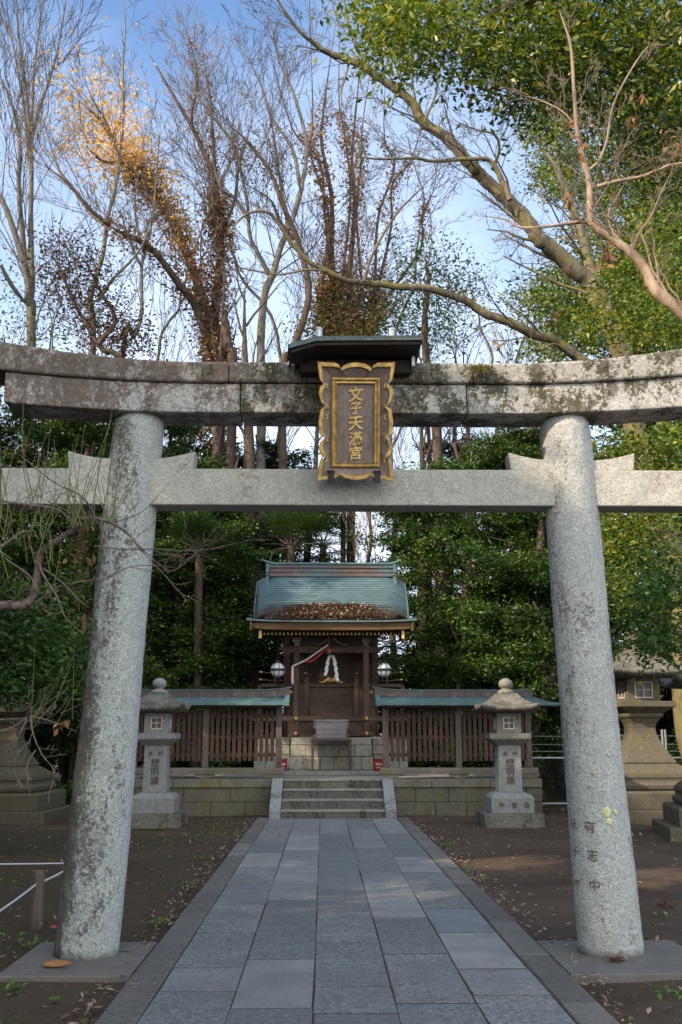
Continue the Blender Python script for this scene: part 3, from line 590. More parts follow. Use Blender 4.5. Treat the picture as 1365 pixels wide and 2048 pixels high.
# ------------------------------------------------------------------ fences
def fence(s, label):
    root = empty('roofed_fence', (s*2.5, 21.7, PZ), label=label, cat='fence', group='roofed slatted fences on the platform')
    X = lambda a, b: tuple(sorted((s*a, s*b)))
    for xc in (1.13, 2.48, 3.86):
        a, b = X(xc-.20, xc+.20); n = 14; L = []
        for k in range(n+1):
            u = k/n; x = a+(b-a)*u; h = .078*math.sqrt(max(0, 1-((u-.5)*2)**2))+.002; L.append([(x, 21.50, PZ+.085-h), (x, 21.66, PZ+.085-h), (x, 21.66, PZ+.085), (x, 21.50, PZ+.085)])
        mb = MB(); mb.loops(L); obj('foot_block', mb, M['wood_pale'], root)
    a, b = X(.93, 4.02); mb = MB(); mb.box(a, b, 21.48, 21.68, .757, .875); obj('sill', mb, M['wood_pale'], root, bevel=.008)
    for xc in (1.05, 2.48, 3.86):
        mb = MB(); mb.box(s*xc-.06, s*xc+.06, 21.52, 21.64, .876, 2.06); obj('post', mb, M['wood_post'], root, bevel=.006)
    for z in (1.12, 1.46, 1.86):
        mb = MB(); a, b = X(1.115, 3.80); mb.box(a, b, 21.585, 21.615, z-.035, z+.035); obj('rail', mb, M['wood_x'], root, bevel=.003)
    a, b = X(1.0, 3.95); mb = MB(); mb.box(a, b, 21.53, 21.63, 2.062, 2.13); obj('top_beam', mb, M['wood_x'], root, bevel=.005)
    for bay0, bay1 in ((1.125, 2.41), (2.55, 3.80)):
        n = 12; st_ = (bay1-bay0)/n
        for k in range(n):
            x = s*(bay0+st_*(k+.5)); mb = MB(); mb.box(x-.036, x+.036, 21.562, 21.583, 1.0, 1.985)
            obj('slat', mb, M['wood_red'], root, bevel=.003)
        a, b = X(bay0, bay1); nn = 44; L = []
        for k in range(nn+1):
            x = a+(b-a)*k/nn; e = min(k, nn-k)/nn; zz_ = 1.985+.03*abs(math.sin(k/nn*math.pi*n)); L.append([(x, 21.556, zz_), (x, 21.56, zz_), (x, 21.56, 2.045), (x, 21.556, 2.045)])
        mb = MB(); mb.loops(L); obj('scalloped_board', mb, M['wood_x'], root)
    # copper roof: front slope, back slope, ridge
    xi, xo = .84, 4.42; a, b = X(xi+.03, xo)
    ro = [(21.16, 2.105), (21.40, 2.165), (21.60, 2.235), (21.66, 2.26)]
    nn = 30; L = []
    def rx(k): return a+(b-a)*k/nn
    def hip(x): return max(0, (abs(x)-3.95)/.47)
    for k in range(nn+1):
        x = rx(k); h = hip(x); f = [(x, y, z-.0*h) for y, z in ro]; f = [(x, y, min(z, 2.105+(2.26-2.105)*(1-h))) for y, z in ro]
        bk = [(x, 43.32-y, z) for _, y, z in f[::-1]]; L.append(f+bk+[(x, 22.13, 2.085), (x, 21.19, 2.085)])
    mb = MB(); mb.loops(L); rf = obj('roof', mb, M['copper_teal'], root, bevel=.004)
    mb = MB(); mb.box(a, b, 21.145, 21.165, 2.065, 2.12); obj('eave_board', mb, M['copper_teal'], root, bevel=.003, label='teal eave board')
    mb = MB(); mb.box(*X(xi+.1, xo-.1), 21.22, 21.30, 2.035, 2.075); obj('purlin', mb, M['wood_x'], root)
    mb = MB(); L = []
    for k in range(13):
        u = k/12; xx = s*(xi-.0+(3.98-xi)*u); lift = .045*max(0, 1-u*5)**2; L.append([(xx, 21.585, 2.235+lift*.5), (xx, 21.57, 2.37+lift), (xx, 21.75, 2.37+lift), (xx, 21.735, 2.235+lift*.5)])
    mb.loops(L); rd = obj('ridge', mb, M['copper_brown'], root, label='brown copper ridge box')
    mb = MB(); L = []
    for k in range(13):
        u = k/12; xx = s*(xi-.04+(4.0-xi+.04)*u); lift = .055*max(0, 1-u*5)**2; L.append([(xx, 21.555, 2.368+lift), (xx, 21.555, 2.384+lift), (xx, 21.765, 2.384+lift), (xx, 21.765, 2.368+lift)])
    mb.loops(L); obj('ridge_cap', mb, M['copper_teal'], rd)
    for k in range(10):
        x = s*(xi+.25+k*.31); mb = MB(); mb.box(x-.003, x+.003, 21.566, 21.572, 2.255, 2.368); obj('seam', mb, M['iron'], rd)
    mb = MB(); x0, x1 = X(xi, xi+.10); mb.loops([[(x0, 21.13, 2.05), (x0, 21.13, 2.13), (x0, 21.58, 2.29), (x0, 21.58, 2.21)], [(x1, 21.13, 2.05), (x1, 21.13, 2.13), (x1, 21.58, 2.29), (x1, 21.58, 2.21)]]); obj('roof_end', mb, M['copper_teal'], root, bevel=.004)
    # return side running back
    mb = MB(); a, b = X(3.80, 3.92); mb.box(a, b, 21.66, 27.5, .757, .875); obj('sill', mb, M['wood_pale'], root)
    for z in (1.12, 1.46, 1.86): mb = MB(); a, b = X(3.83, 3.87); mb.box(a, b, 21.65, 27.5, z-.035, z+.035); obj('rail', mb, M['wood_x'], root)
    mb = MB(); a, b = X(3.45, 4.42); xm = s*3.92; mb.loops([[(a, 22.0, 2.10), (xm, 22.0, 2.31), (b, 22.0, 2.10)], [(a, 27.6, 2.10), (xm, 27.6, 2.31), (b, 27.6, 2.10)]]); obj('side_roof', mb, M['copper_teal'], root)
    mb = MB()
    for k in range(30): y = 21.8+k*.19; mb.box(s*3.85-.012, s*3.85+.012, y-.04, y+.04, 1.0, 1.985)
    obj('side_slats', mb, M['wood_red'], root)
fence(1, 'long slatted wooden fence with teal copper roof to the right of the steps')
fence(-1, 'long slatted wooden fence with teal copper roof to the left of the steps')
# ------------------------------------------------------------------ shrine building
sh = empty('shrine_building', (0, 25.5, .74), label='small wooden shrine hall with a curved teal copper roof covered in fallen leaves', cat='shrine')
XC = .0
mbs = MB(); rq = np.random.RandomState(5)
def stones(x0f, x1f, y0, y1, z0, rows, lst, g=.005):
    z = z0
    for h, ws in zip(rows, lst):
        t0 = (z-z0)/sum(rows); xa, xb = x0f(t0), x1f(t0); tot = sum(ws); x = xa
        for w in ws:
            ww = w/tot*(xb-xa); q = MB(); q.box(x+g, x+ww-g, y0+rq.uniform(-.01, .01), y1, z+g, z+h-g); mbs.add(q.v[0], q.f); x += ww
        z += h
stones(lambda t: -.93+.05*t, lambda t: .93-.05*t, 24.5, 24.9, .74, (.29, .25, .17), ((1, 1.1, .9, 1.2, .7, .8), (1.1, 1.3, 1, 1.1, 1.2), (1, 1.2, 1.1)))
for s in (-1, 1):
    a, b = sorted((s*.935, s*1.75)); stones(lambda t: a, lambda t: b, 24.95, 25.3, .74, (.32, .22, .17), ((1, 1.3, .8), (.9, 1.2), (1, 1)))
obj('foundation_stones', mbs, M['base'], sh, bevel=.012)
mb = MB(); mb.box(-1.7, 1.7, 25.1, 28.2, .66, 1.44); obj('foundation_core', mb, M['base'], sh)
Z0 = 1.452
YF = 24.62
for s in (-1, 1):
    mb = MB(); mb.box(s*.79-.062, s*.79+.062, YF-.062, YF+.062, Z0, 3.50); po = obj('front_post', mb, M['wood_z'], sh, bevel=.006)
    for z in (1.53, 1.86):
        mb = MB(); mb.sphere((s*.79, YF-.105, z), .042, 12, 8, (1, .6, 1)); obj('brass_stud', mb, M['gold'], po, smooth=True)
    for yy in (25.75, 27.3):
        mb = MB(); mb.box(s*1.05-.07, s*1.05+.07, yy-.07, yy+.07, Z0, 4.1); obj('hall_post', mb, M['wood_z'], sh, bevel=.006)
    for yy in (25.75,):
        for z in (2.45,):
            mb = MB(); mb.sphere((s*.90, YF+.05, z), .035, 12, 8); obj('brass_stud', mb, M['gold'], sh, smooth=True)
    mb = MB(); mb.box(s*1.65-.05, s*1.65+.05, 25.2, 25.3, Z0, 2.63); obj('veranda_post', mb, M['wood_z'], sh, bevel=.004)
for z, w, h in ((1.53, .95, .09), (1.865, 1.75, .11)):
    mb = MB(); mb.box(-w, w, YF-.085, YF-.065 if False else YF+.0, z-h/2, z+h/2)
    # beam interrupted by the posts' faces: sits in front of them
    mb = MB(); mb.box(-w, w, YF-.085, YF-.064, z-h/2, z+h/2); obj('cross_beam', mb, M['wood_x'], sh, bevel=.004)
mb = MB(); mb.box(-.725, .725, YF-.03, YF+.0, 1.58, 1.81); obj('lower_panel', mb, M['wood_x'], sh)
mb = MB(); mb.box(-.95, .95, YF-.05, YF+.05, 3.33, 3.47); obj('head_beam', mb, M['wood_x'], sh, bevel=.006)
for s in (-1, 1):
    th = np.linspace(0, 5.5, 22); mb = MB(); mb.tube([(s*(.50+.045*(1-t/7)*math.cos(t)), YF-.052, 3.40+.045*(1-t/7)*math.sin(t)) for t in th], .006, 5); obj('carved_scroll', mb, M['wood_black'], sh)
    L = []
    for k in range(8):
        u = k/7; x = s*(.96+.22*u); L.append([(x, YF-.045, 3.34+.05*u), (x, YF+.045, 3.34+.05*u), (x, YF+.045, 3.46-.02*u-.03*math.sin(u*6)), (x, YF-.045, 3.46-.02*u-.03*math.sin(u*6))])
    mb = MB(); mb.loops(L); obj('beam_nose', mb, M['wood_x'], sh)
    # bracket capital above post: pale stepped block
    mb = MB(); mb.loops([sqq for sqq in [[(s*.79+x, YF+y, z) for x, y in ((-w, -w), (w, -w), (w, w), (-w, w))] for w, z in ((.05, 3.50), (.06, 3.56), (.10, 3.60), (.10, 3.665))]]); obj('bracket_block', mb, M['wood_pale'], sh)
    mb = MB(); mb.box(s*.79-.27, s*.79+.27, YF-.05, YF+.05, 3.667, 3.74); obj('bracket_arm', mb, M['wood_x'], sh, bevel=.02)
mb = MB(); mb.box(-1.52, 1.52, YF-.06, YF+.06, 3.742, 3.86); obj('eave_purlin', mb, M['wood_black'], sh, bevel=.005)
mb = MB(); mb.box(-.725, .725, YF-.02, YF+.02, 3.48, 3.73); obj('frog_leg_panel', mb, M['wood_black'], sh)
for s in (-1, 1):
    mb = MB(); pts = smoothpath([(s*.03, YF-.03, 3.70), (s*.12, YF-.03, 3.60), (s*.24, YF-.03, 3.53), (s*.36, YF-.03, 3.52)], 5); mb.tube(pts, .012, 5); obj('carved_brace', mb, M['wood_pale'], sh)
# stair of seven closed steps
for k in range(7):
    y0 = 24.70+k*.145; z0 = 1.90+k*.105; mb = MB(); mb.box(-.50, .50, y0, y0+.20, z0-.10, z0+.012); obj('stair_step', mb, M['wood_x'], sh, bevel=.006)
for s in (-1, 1):
    mb = MB(); mb.box(s*.565-.045, s*.565+.045, 24.72, 24.81, 1.93, 2.72); mb.sphere((s*.565, 24.765, 2.76), .05, 10, 7); obj('newel_post', mb, M['wood_z'], sh)
    mb = MB(); mb.tube([(s*.565, 24.765, 2.58), (s*.565, 25.6, 3.10)], .022, 8); obj('hand_rail', mb, M['wood_y'], sh)
    mb = MB(); mb.box(min(s*.62, s*.72), max(s*.62, s*.72), 24.75, 24.80, 1.93, 2.60); obj('side_board', mb, M['wood_z'], sh)
    # veranda railing with brass tips
    for z in (2.73, 2.90):
        mb = MB(); mb.tube([(s*.60, 25.25, z), (s*1.35, 25.25, z), (s*1.62, 25.25, z+.03)], .018, 8); r_ = obj('veranda_rail', mb, M['wood_x'], sh, smooth=True)
        mb = MB(); mb.tube([(s*.56, 25.25, z), (s*.63, 25.25, z)], .022, 8); obj('brass_tip', mb, M['gold'], r_); mb = MB(); mb.tube([(s*1.60, 25.25, z+.027), (s*1.67, 25.25, z+.035)], .022, 8); obj('brass_tip', mb, M['gold'], r_)
    mb = MB(); mb.box(s*1.30-.025, s*1.30+.025, 25.22, 25.28, 2.66, 2.93); obj('rail_post', mb, M['wood_z'], sh)
mb = MB(); mb.box(-1.62, 1.62, 25.1, 26.0, 2.58, 2.66); obj('veranda_floor', mb, M['wood_x'], sh, bevel=.006)
mb = MB()
for k in range(16): mb.box(-1.02+k*.1275+.002, -1.02+(k+1)*.1275-.002, 26.1+.004*(k % 2), 26.15, 2.66, 4.4)
obj('hall_wall', mb, M['wood_z'], sh)
mb = MB(); mb.box(-1.1, 1.1, 26.152, 27.4, 1.5, 4.5); obj('hall_core', mb, M['wood_black'], sh)
mb = MB(); mb.box(-1.0, 1.0, 25.15, 25.2, 1.45, 2.575); obj('under_floor_wall', mb, M['wood_x'], sh)
# rafters with gold ends
for k in range(35):
    x = -1.50+k*3.0/34; q0, q1 = (24.02, 3.70), (26.0, 4.72); d = .0185
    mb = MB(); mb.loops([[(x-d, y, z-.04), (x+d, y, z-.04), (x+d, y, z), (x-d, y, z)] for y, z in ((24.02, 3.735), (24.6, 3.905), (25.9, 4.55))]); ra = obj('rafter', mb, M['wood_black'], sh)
    mb = MB(); mb.box(x-d-.003, x+d+.003, 24.002, 24.019, 3.680, 3.737); obj('gold_cap', mb, M['gold_matte'], ra)
for s in (-1, 1):
    mb = MB(); mb.box(s*1.57-.03, s*1.57+.03, 23.70, 23.73, 3.58, 3.755); obj('gold_plate', mb, M['gold_matte'], sh)
    mb = MB(); mb.box(s*1.57-.028, s*1.57+.028, 23.735, 24.6, 3.60, 3.74); obj('barge_end', mb, M['wood_black'], sh)
mb = MB(); L = []
for k in range(41):
    x = -1.76+3.52*k/40; up = .035*abs(x/1.8)**4; L.append([(x*.975, 23.60, 3.755+up), (x, 23.55, 3.915+up), (x, 23.72, 3.925+up), (x*.975, 23.75, 3.765+up)])
mb.loops(L); obj('fascia', mb, M['wood_fascia'], sh)
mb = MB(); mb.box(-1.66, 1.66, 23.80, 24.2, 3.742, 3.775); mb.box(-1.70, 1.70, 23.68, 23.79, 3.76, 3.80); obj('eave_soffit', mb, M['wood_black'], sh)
# roof surface in stepped courses, hanging down at the gable edges
def roofz(y):
    t = (y-23.52)/(25.9-23.52); return 3.955+1.36*(.42*t+.58*t*t*.9+.058*t)
def roofp(x, t, lip=0):
    y = 23.52+(25.9-23.52)*t; e = max(0, (abs(x)-1.28)/.50); dz = -.22*(e**2)*min(1, t*3.2)*(1-.15*t); fl = (1-t)**8
    xx = x*(.945+.055*min(1, t*1.6)+.05*fl)
    return (xx, y, roofz(y)+dz+lip+.03*abs(x/1.78)**4*(1-t)**3)
mb = MB(); NR, NX = 27, 48
for r_ in range(NR):
    t0, t1 = r_/NR, (r_+1)/NR
    offs = (r_ % 2)*.5; ncell = 16
    for c_ in range(ncell+1):
        xa = -1.78+3.56*max(0, (c_-offs))/ncell; xb = -1.78+3.56*min(ncell, (c_+1-offs))/ncell
        if xb-xa < .01: continue
        m_ = 4; V = []
        for (t, lip) in ((t0+.022, -.004), (t0, .020), (t1+.004, .004)):
            for i in range(m_+1): x = xa+(xb-xa)*i/m_; V.append(roofp(x, t, lip))
        F = []
        for a in range(2):
            for i in range(m_): F.append((a*(m_+1)+i, a*(m_+1)+i+1, (a+1)*(m_+1)+i+1, (a+1)*(m_+1)+i))
        mb.add(V, F)
t = NT('roof_courses'); r_ = t.rnd(); yy = t.axis(1); xx_ = t.axis(0); zz_ = t.axis(2)
n = t.noise(1.8, 5, .65); h = t.math('ADD', t.math('MULTIPLY', t.math('SUBTRACT', zz_, 3.30), 1.3), t.math('MULTIPLY', t.math('SUBTRACT', n, .5), .9))
ax = t.math('MULTIPLY', t.math('ABSOLUTE', xx_), .28); h = t.math('ADD', h, t.math('POWER', ax, 2.0))
teal = t.mix(r_, (.075, .14, .165), (.125, .205, .235)); teal = t.mix(t.ramp(t.noise(9, 4, .7), (.4, 0), (.75, .5)), teal, (.07, .15, .16))
cc_ = t.mix(t.ramp(h, (.30, 0), (.66, 1)), (.135, .105, .095), teal)
cc_ = t.mix(t.ramp(t.noise(5, 5, .7, t.map((2.5, 1, .6))), (.52, 0), (.68, .45)), cc_, (.10, .10, .10))
M['roof'] = t.done(cc_, .5, t.bump(t.noise(30, 3), .2, .004), .4, .1)
roof = obj('roof', mb, M['roof'], sh)
mb = MB()     # under-surface and rear slope
L = []
for k in range(25):
    x = -1.77+3.54*k/24; L.append([(*roofp(x, tt)[:2], roofp(x, tt)[2]-.03) for tt in (0, .25, .5, .75, 1)]+[(x, 27.0, 4.72), (x, 27.0, 4.64), (x, 25.9, 5.15), (x, 24.6, 4.1), (x*.99, 23.6, 3.87)])
mb.loops(L); obj('roof_deck', mb, M['wood_black'], sh)
for s in (-1, 1):
    pts = [roofp(s*1.785, tt, .012) for tt in np.linspace(0, 1, 16)]; mb = MB(); mb.tube(pts, .024, 6); obj('gable_roll', mb, M['copper'], roof)
    mb = MB(); L = []
    for tt in np.linspace(0, 1, 12):
        x, y, z = roofp(s*1.78, tt); L.append([(x-.02, y, z-.24), (x+.02, y, z-.24), (x+.02, y, z-.02), (x-.02, y, z-.02)])
    mb.loops(L); obj('barge_board', mb, M['wood_x'], sh)
mb = MB(); mb.box(-1.86, 1.86, 23.50, 23.56, 3.925, 3.952)
L = []
for k in range(41):
    x = -1.87+3.74*k/40; up = .035*abs(x/1.8)**4; L.append([(x, 23.49, 3.918+up), (x, 23.49, 3.95+up), (x, 23.66, 3.985+up), (x, 23.66, 3.93+up)])
mb = MB(); mb.loops(L); obj('eave_edge', mb, M['copper'], sh)
# ridge
rz0 = 5.30
for y0, y1, z0, z1, m_, nm in ((25.76, 26.04, rz0-.05, rz0+.05, 'copper_brown', 'ridge_course'), (25.74, 26.06, rz0+.052, rz0+.075, 'copper_brown', 'ridge_course'), (25.78, 26.02, rz0+.077, rz0+.16, 'copper_brown', 'ridge_course'), (25.74, 26.06, rz0+.162, rz0+.185, 'copper_brown', 'ridge_course'), (25.78, 26.02, rz0+.187, rz0+.25, 'copper_brown', 'ridge_course')):
    mb = MB(); mb.box(-1.52, 1.52, y0, y1, z0, z1); obj(nm, mb, M[m_], sh, bevel=.006)
L = []
for k in range(33):
    x = -1.68+3.36*k/32; up = .10*max(0, (abs(x)-1.35)/.33)**2; w = .16-.05*max(0, (abs(x)-1.4)/.3); L.append([(x, 25.9-w, rz0+.252+up), (x, 25.9-w*.6, rz0+.30+up), (x, 25.9+w*.6, rz0+.30+up), (x, 25.9+w, rz0+.252+up)])
mb = MB(); mb.loops(L); obj('ridge_cap', mb, M['copper_teal'], sh, smooth=False)
for s in (-1, 1):
    mb = MB(); a, b = sorted((s*1.50, s*1.575)); mb.box(a, b, 25.70, 26.1, rz0-.20, rz0+.25); mb.box(a-.012, b+.012, 25.66, 26.12, rz0+.04, rz0+.075); mb.box(a-.012, b+.012, 25.66, 26.12, rz0-.03, rz0-.005); mb.box(a-.01, b+.01, 25.62, 25.72, rz0-.26, rz0-.16)
    obj('ridge_end', mb, M['copper'], sh, bevel=.005)
# ------------------------------------------------------------------ leaf cards
def leaves(n, pos, size, rs_, up=.35, aspect=.42, droop=0.0, fold=.25, jit=.35, dz=.55):
    """n x 4 vertices of folded diamond leaves"""
    pos = np.asarray(pos); n = len(pos)
    d = rs_.normal(0, 1, (n, 3)); d[:, 2] = d[:, 2]*dz-droop; d /= np.linalg.norm(d, axis=1)[:, None]
    nn = rs_.normal(0, 1, (n, 3))*(1-up); nn[:, 2] += up*2.2; s = np.cross(d, nn); s /= np.linalg.norm(s, axis=1)[:, None]+1e-9
    w = np.cross(s, d); l = size*(1+rs_.uniform(-jit, jit, n))[:, None]
    a = pos; c = pos+d*l; b = pos+d*l*.45+s*l*aspect*.5+w*l*fold*.3; e = pos+d*l*.45-s*l*aspect*.5+w*l*fold*.3
    return np.stack([a, b, c, e], 1).reshape(-1, 3)
def leafobj(name, pos, size, mat, parent=None, rs_=None, label=None, off=None, **k):
    V = leaves(0, pos, size, rs_ or rs, **k)
    if off is None and parent is not None: off = root_off(parent)
    if off is not None: V = V-np.asarray(off)
    me = fastmesh(name, V, 4); me.materials.append(mat); o = bpy.data.objects.new(name, me); COL.objects.link(o); ALL.append(o)
    if parent is not None: o.parent = parent
    if label: o['label'] = label
    return o
r_ = np.random.RandomState(21); pts = []
while len(pts) < 7000:
    x = r_.normal(0, .85); t = .07+.38*r_.rand()
    lim = 1.30-1.25*abs(t-.15) if t > .1 else 1.0*(t/.1)+.2
    if abs(x) < lim*(.75+.3*r_.rand()): p = roofp(x, t, .03+r_.uniform(0, .035)); pts.append(p)
for i in range(500): pts.append(roofp(r_.uniform(-1.5, 1.5), r_.uniform(.01, .45), .034))
o = leafobj('leaf_litter', pts, .075, M['litter'], None, r_, up=.8, aspect=.5, dz=.25); tag(o, 'drift of dry brown leaves lying on the lower slope of the shrine roof', 'leaf litter', kind='stuff')
# ------------------------------------------------------------------ things at the shrine
st_ = empty('offering_stand', (0, 24.25, .74), label='low wooden frame table standing against the stone base under the offering box', cat='stand')
for s in (-1, 1): mb = MB(); mb.box(s*.41-.025, s*.41+.025, 24.05, 24.42, .741, 1.38); obj('leg', mb, M['wood_post'], st_, bevel=.004)
mb = MB(); mb.box(-.45, .45, 24.0, 24.44, 1.382, 1.43); obj('table_top', mb, M['wood_post'], st_, bevel=.004)
ob = empty('offering_box', (0, 24.2, 1.431), label='weathered wooden offering box with notched corners below the stairs', cat='offering box')
mb = MB(); mb.loops([[(-.33, 24.05, 1.432), (.33, 24.05, 1.432), (.33, 24.38, 1.432), (-.33, 24.38, 1.432)], [(-.35, 24.03, 1.80), (.35, 24.03, 1.80), (.35, 24.40, 1.80), (-.35, 24.40, 1.80)]]); obj('box_body', mb, M['wood_box'], ob, bevel=.006)
mb = MB(); mb.box(-.385, .385, 24.01, 24.03, 1.79, 1.83); obj('rim', mb, M['wood_box'], ob, bevel=.004)
for s in (-1, 1):
    for z in (1.47, 1.64, 1.72): mb = MB(); a, b = sorted((s*.352, s*.385)); mb.box(a, b, 24.03, 24.07, z, z+.05); obj('joint_end', mb, M['wood_box'], ob)
for k in range(7): mb = MB(); x = -.27+k*.09; mb.box(x-.02, x+.02, 24.04, 24.39, 1.805, 1.825); obj('grille_bar', mb, M['wood_y'], ob)
# hanging globe lanterns
for s, lab in ((-1, 'round white hanging lantern left of the shrine posts'), (1, 'round white hanging lantern right of the shrine posts')):
    x = -1.20 if s < 0 else 1.19; y, z = 24.35, 2.93; g = empty('hanging_lantern', (x, y, z), label=lab, cat='lantern', group='round white lanterns under the eaves')
    mb = MB(); mb.sphere((x, y, z), .165, 20, 14, (1, 1, .98)); obj('globe', mb, M['globe'], g, smooth=True)
    mb = MB()
    for a in np.linspace(0, math.pi, 4, endpoint=False)+.2:
        th = np.linspace(0, 2*math.pi, 25); mb.tube([(x+.172*math.sin(q)*math.cos(a), y+.172*math.sin(q)*math.sin(a), z+.168*math.cos(q)) for q in th], .009, 4)
    mb.lathe([(.168, -.028), (.180, -.028), (.180, .028), (.168, .028)], (x, y, z), 24); mb.lathe([(.02, .15), (.07, .165), (.05, .20), (.012, .23)], (x, y, z), 12); mb.lathe([(.03, -.20), (.055, -.17), (.05, -.155), (.02, -.15)], (x, y, z), 12)
    obj('metal_cage', mb, M['iron'], g)
    mb = MB(); mb.tube([(x, y, z+.22), (x, y, 3.70)], .006, 5); obj('chain', mb, M['iron'], g)
    for q in (-.05, .05): mb = MB(); mb.tube([(x+q, y-.03, z-.17), (x+q, y-.03, z-.23)], .008, 5); obj('pendant', mb, M['iron'], g)
# bell with red and white cloth
b_ = empty('shrine_bell', (-.06, 24.45, 3.30), label='round copper bell with a red and white cloth pulled aside to the left post', cat='bell')
t = NT('bell_copper'); M['bell'] = t.done((.35, .14, .10), .45, None, .5, .5)
mb = MB(); mb.sphere((-.06, 24.42, 3.36), .075, 16, 10); mb.lathe([(.076, -.012), (.084, 0), (.076, .012)], (-.06, 24.42, 3.36), 16); mb.tube([(-.06, 24.42, 3.43), (-.06, 24.42, 3.70)], .01, 5); obj('bell', mb, M['bell'], b_, smooth=True)
def ribbon(name, a, mat, w, sag, parent, th=.02):
    p = smoothpath(a, 6); L = []
    for i, q in enumerate(p):
        u = i/(len(p)-1); s_ = sag*math.sin(math.pi*u); L.append([(q[0], q[1]-th, q[2]-w/2-s_), (q[0], q[1]+th*.3, q[2]-w/2-s_+.01), (q[0], q[1]+th, q[2]+w/2-s_), (q[0], q[1]-th*.2, q[2]+w/2-s_)])
    mb = MB(); mb.loops(L); return obj(name, mb, mat, parent, smooth=True)
ribbon('red_cloth', [(-.08, 24.40, 3.47), (-.25, 24.40, 3.33), (-.45, 24.42, 3.18), (-.60, 24.46, 3.12)], M['red_cloth'], .05, .055, b_)
ribbon('white_cloth', [(-.08, 24.38, 3.49), (-.30, 24.38, 3.34), (-.55, 24.42, 3.17), (-.74, 24.46, 3.08), (-.87, 24.50, 3.02)], M['white_cloth'], .045, 0, b_)
mb = MB(); mb.box(-.90, -.85, 24.50, 24.53, 2.62, 3.03); obj('white_cloth', mb, M['white_cloth'], b_, bevel=.01); mb = MB(); mb.box(-.925, -.90, 24.51, 24.535, 2.70, 2.92); obj('red_cloth', mb, M['red_cloth'], b_, bevel=.008)
# paper streamer wand
gy = 24.9; go = empty('paper_streamer_wand', (.0, gy, 2.72), label='white zigzag paper streamers on an upright wand above the stairs', cat='paper wand')
mb = MB(); mb.tube([(.0, gy, 2.66), (.0, gy, 3.32)], .012, 6); obj('wand', mb, M['wood_z'], go)
for s in (-1, 1):
    z = 3.30; x = s*.03
    for k, (dx, dz, sh_) in enumerate(((.07, .20, .03), (.06, .16, .035), (.05, .16, .03), (.05, .14, .03))):
        if s < 0 and k == 3: break
        w = .068; x0 = x; x1 = x+s*dx; mb = MB(); yq = gy-.03-.012*k
        mb.loops([[(x0-w/2, yq, z), (x0+w/2, yq, z), (x0+w/2, yq+.002, z), (x0-w/2, yq+.002, z)], [(x1-w/2, yq-.03, z-dz), (x1+w/2, yq-.03, z-dz), (x1+w/2, yq-.028, z-dz), (x1-w/2, yq-.028, z-dz)]]); obj('paper_fold', mb, M['paper'], go); z -= dz*.86; x = x1-s*.035
gd = empty('gilt_ornament', (.0, 25.0, 2.665), label='small gilt cloud shaped ornament at the foot of the paper wand', cat='ornament')
mb = MB()
for k in range(13):
    x = -.24+k*.04; h = .05+.15*math.exp(-((abs(x)-.07)/.06)**2); mb.sphere((x, 25.0, 2.667+h*.5), .03, 8, 6, (1, .5, h/.06*.55))
obj('scrollwork', mb, M['gold_matte'], gd)
# buckets
for x, lab in ((-1.055, 'red fire bucket beside the left fence post, partly hidden by it'), (1.0, 'red fire bucket with white lettering beside the right fence post')):
    b0 = empty('fire_bucket', (x, 23.5, .74), label=lab, cat='bucket', group='red fire buckets by the shrine base')
    n = 24; mb = MB(); mb.lathe([(.088, 0), (.112, .25), (.118, .252), (.118, .262), (.108, .262), (.10, .2), (.08, .02)], (x, 23.5, .741), n); bo = obj('bucket_body', mb, M['red_paint'], b0, smooth=False)
    th = np.linspace(-1, 1, 12); mb = MB(); mb.tube([(x+.115*q, 23.5, .98+.115*math.sqrt(max(0, 1-q*q))*1.1) for q in th], .004, 5); obj('handle', mb, M['iron'], b0)
    for s_, z, tt in (('消火用', .895, .055), ('水バケツ', .825, .034)):
        v, f = text_mesh(s_, tt, .002, False, bold=.0012); v = v.astype(float); c = (v.max(0)+v.min(0))/2; v -= [c[0], c[1], 0]; rr_ = .088+.024*(z-.74)/.25+.002+v[:, 2]*.4; a = v[:, 0]/rr_; mb = MB(); mb.add(np.stack([x+rr_*np.sin(a), 23.5-rr_*np.cos(a), z+v[:, 1]], 1), f); obj('lettering', mb, M['white_paint'], bo)
# ------------------------------------------------------------------ wire fence on the right
wf = empty('chain_link_fence', (6.5, 24.4, 0), label='low chain link fence with barbed wire strands behind the right torii pillar', cat='wire fence')
for z in (.02, 1.0): mb = MB(); mb.tube([(4.3, 24.4, z), (12.5, 24.4, z)], .024, 8); obj('rail', mb, M['galv'], wf)
for x in (4.35, 7.42, 10.4):
    for dx in (-.035, .035): mb = MB(); mb.box(x+dx-.018, x+dx+.018, 24.38, 24.42, -.05, 1.62); obj('post', mb, M['galv'], wf)
for z in (1.15, 1.30, 1.48):
    mb = MB(); mb.tube([(x, 24.4, z-.012*math.sin((x-4.3)*2)) for x in np.linspace(4.3, 12.5, 20)], .005, 4)
    for x in np.arange(4.4, 12.4, .16): mb.tube([(x-.02, 24.4, z-.02), (x+.02, 24.39, z+.02)], .004, 3)
    obj('barbed_wire', mb, M['galv'], wf)
mb = MB(); g = .085
for k in range(int(8.2/g)+12):
    x = 4.3+(k-12)*g
    for s in (0, 1):
        pa, pb = ((x, .02), (x+.98, 1.0)) if s == 0 else ((x, 1.0), (x+.98, .02))
        pa, pb = np.array(pa), np.array(pb)
        if pb[0] < 4.3: continue
        if pa[0] < 4.3: u = (4.3-pa[0])/.98; pa = pa+(pb-pa)*u
        mb.tube([(pa[0], 24.40+.004*s, pa[1]), (pb[0], 24.40+.004*s, pb[1])], .0035, 3)
obj('wire_mesh', mb, M['wire'], wf)
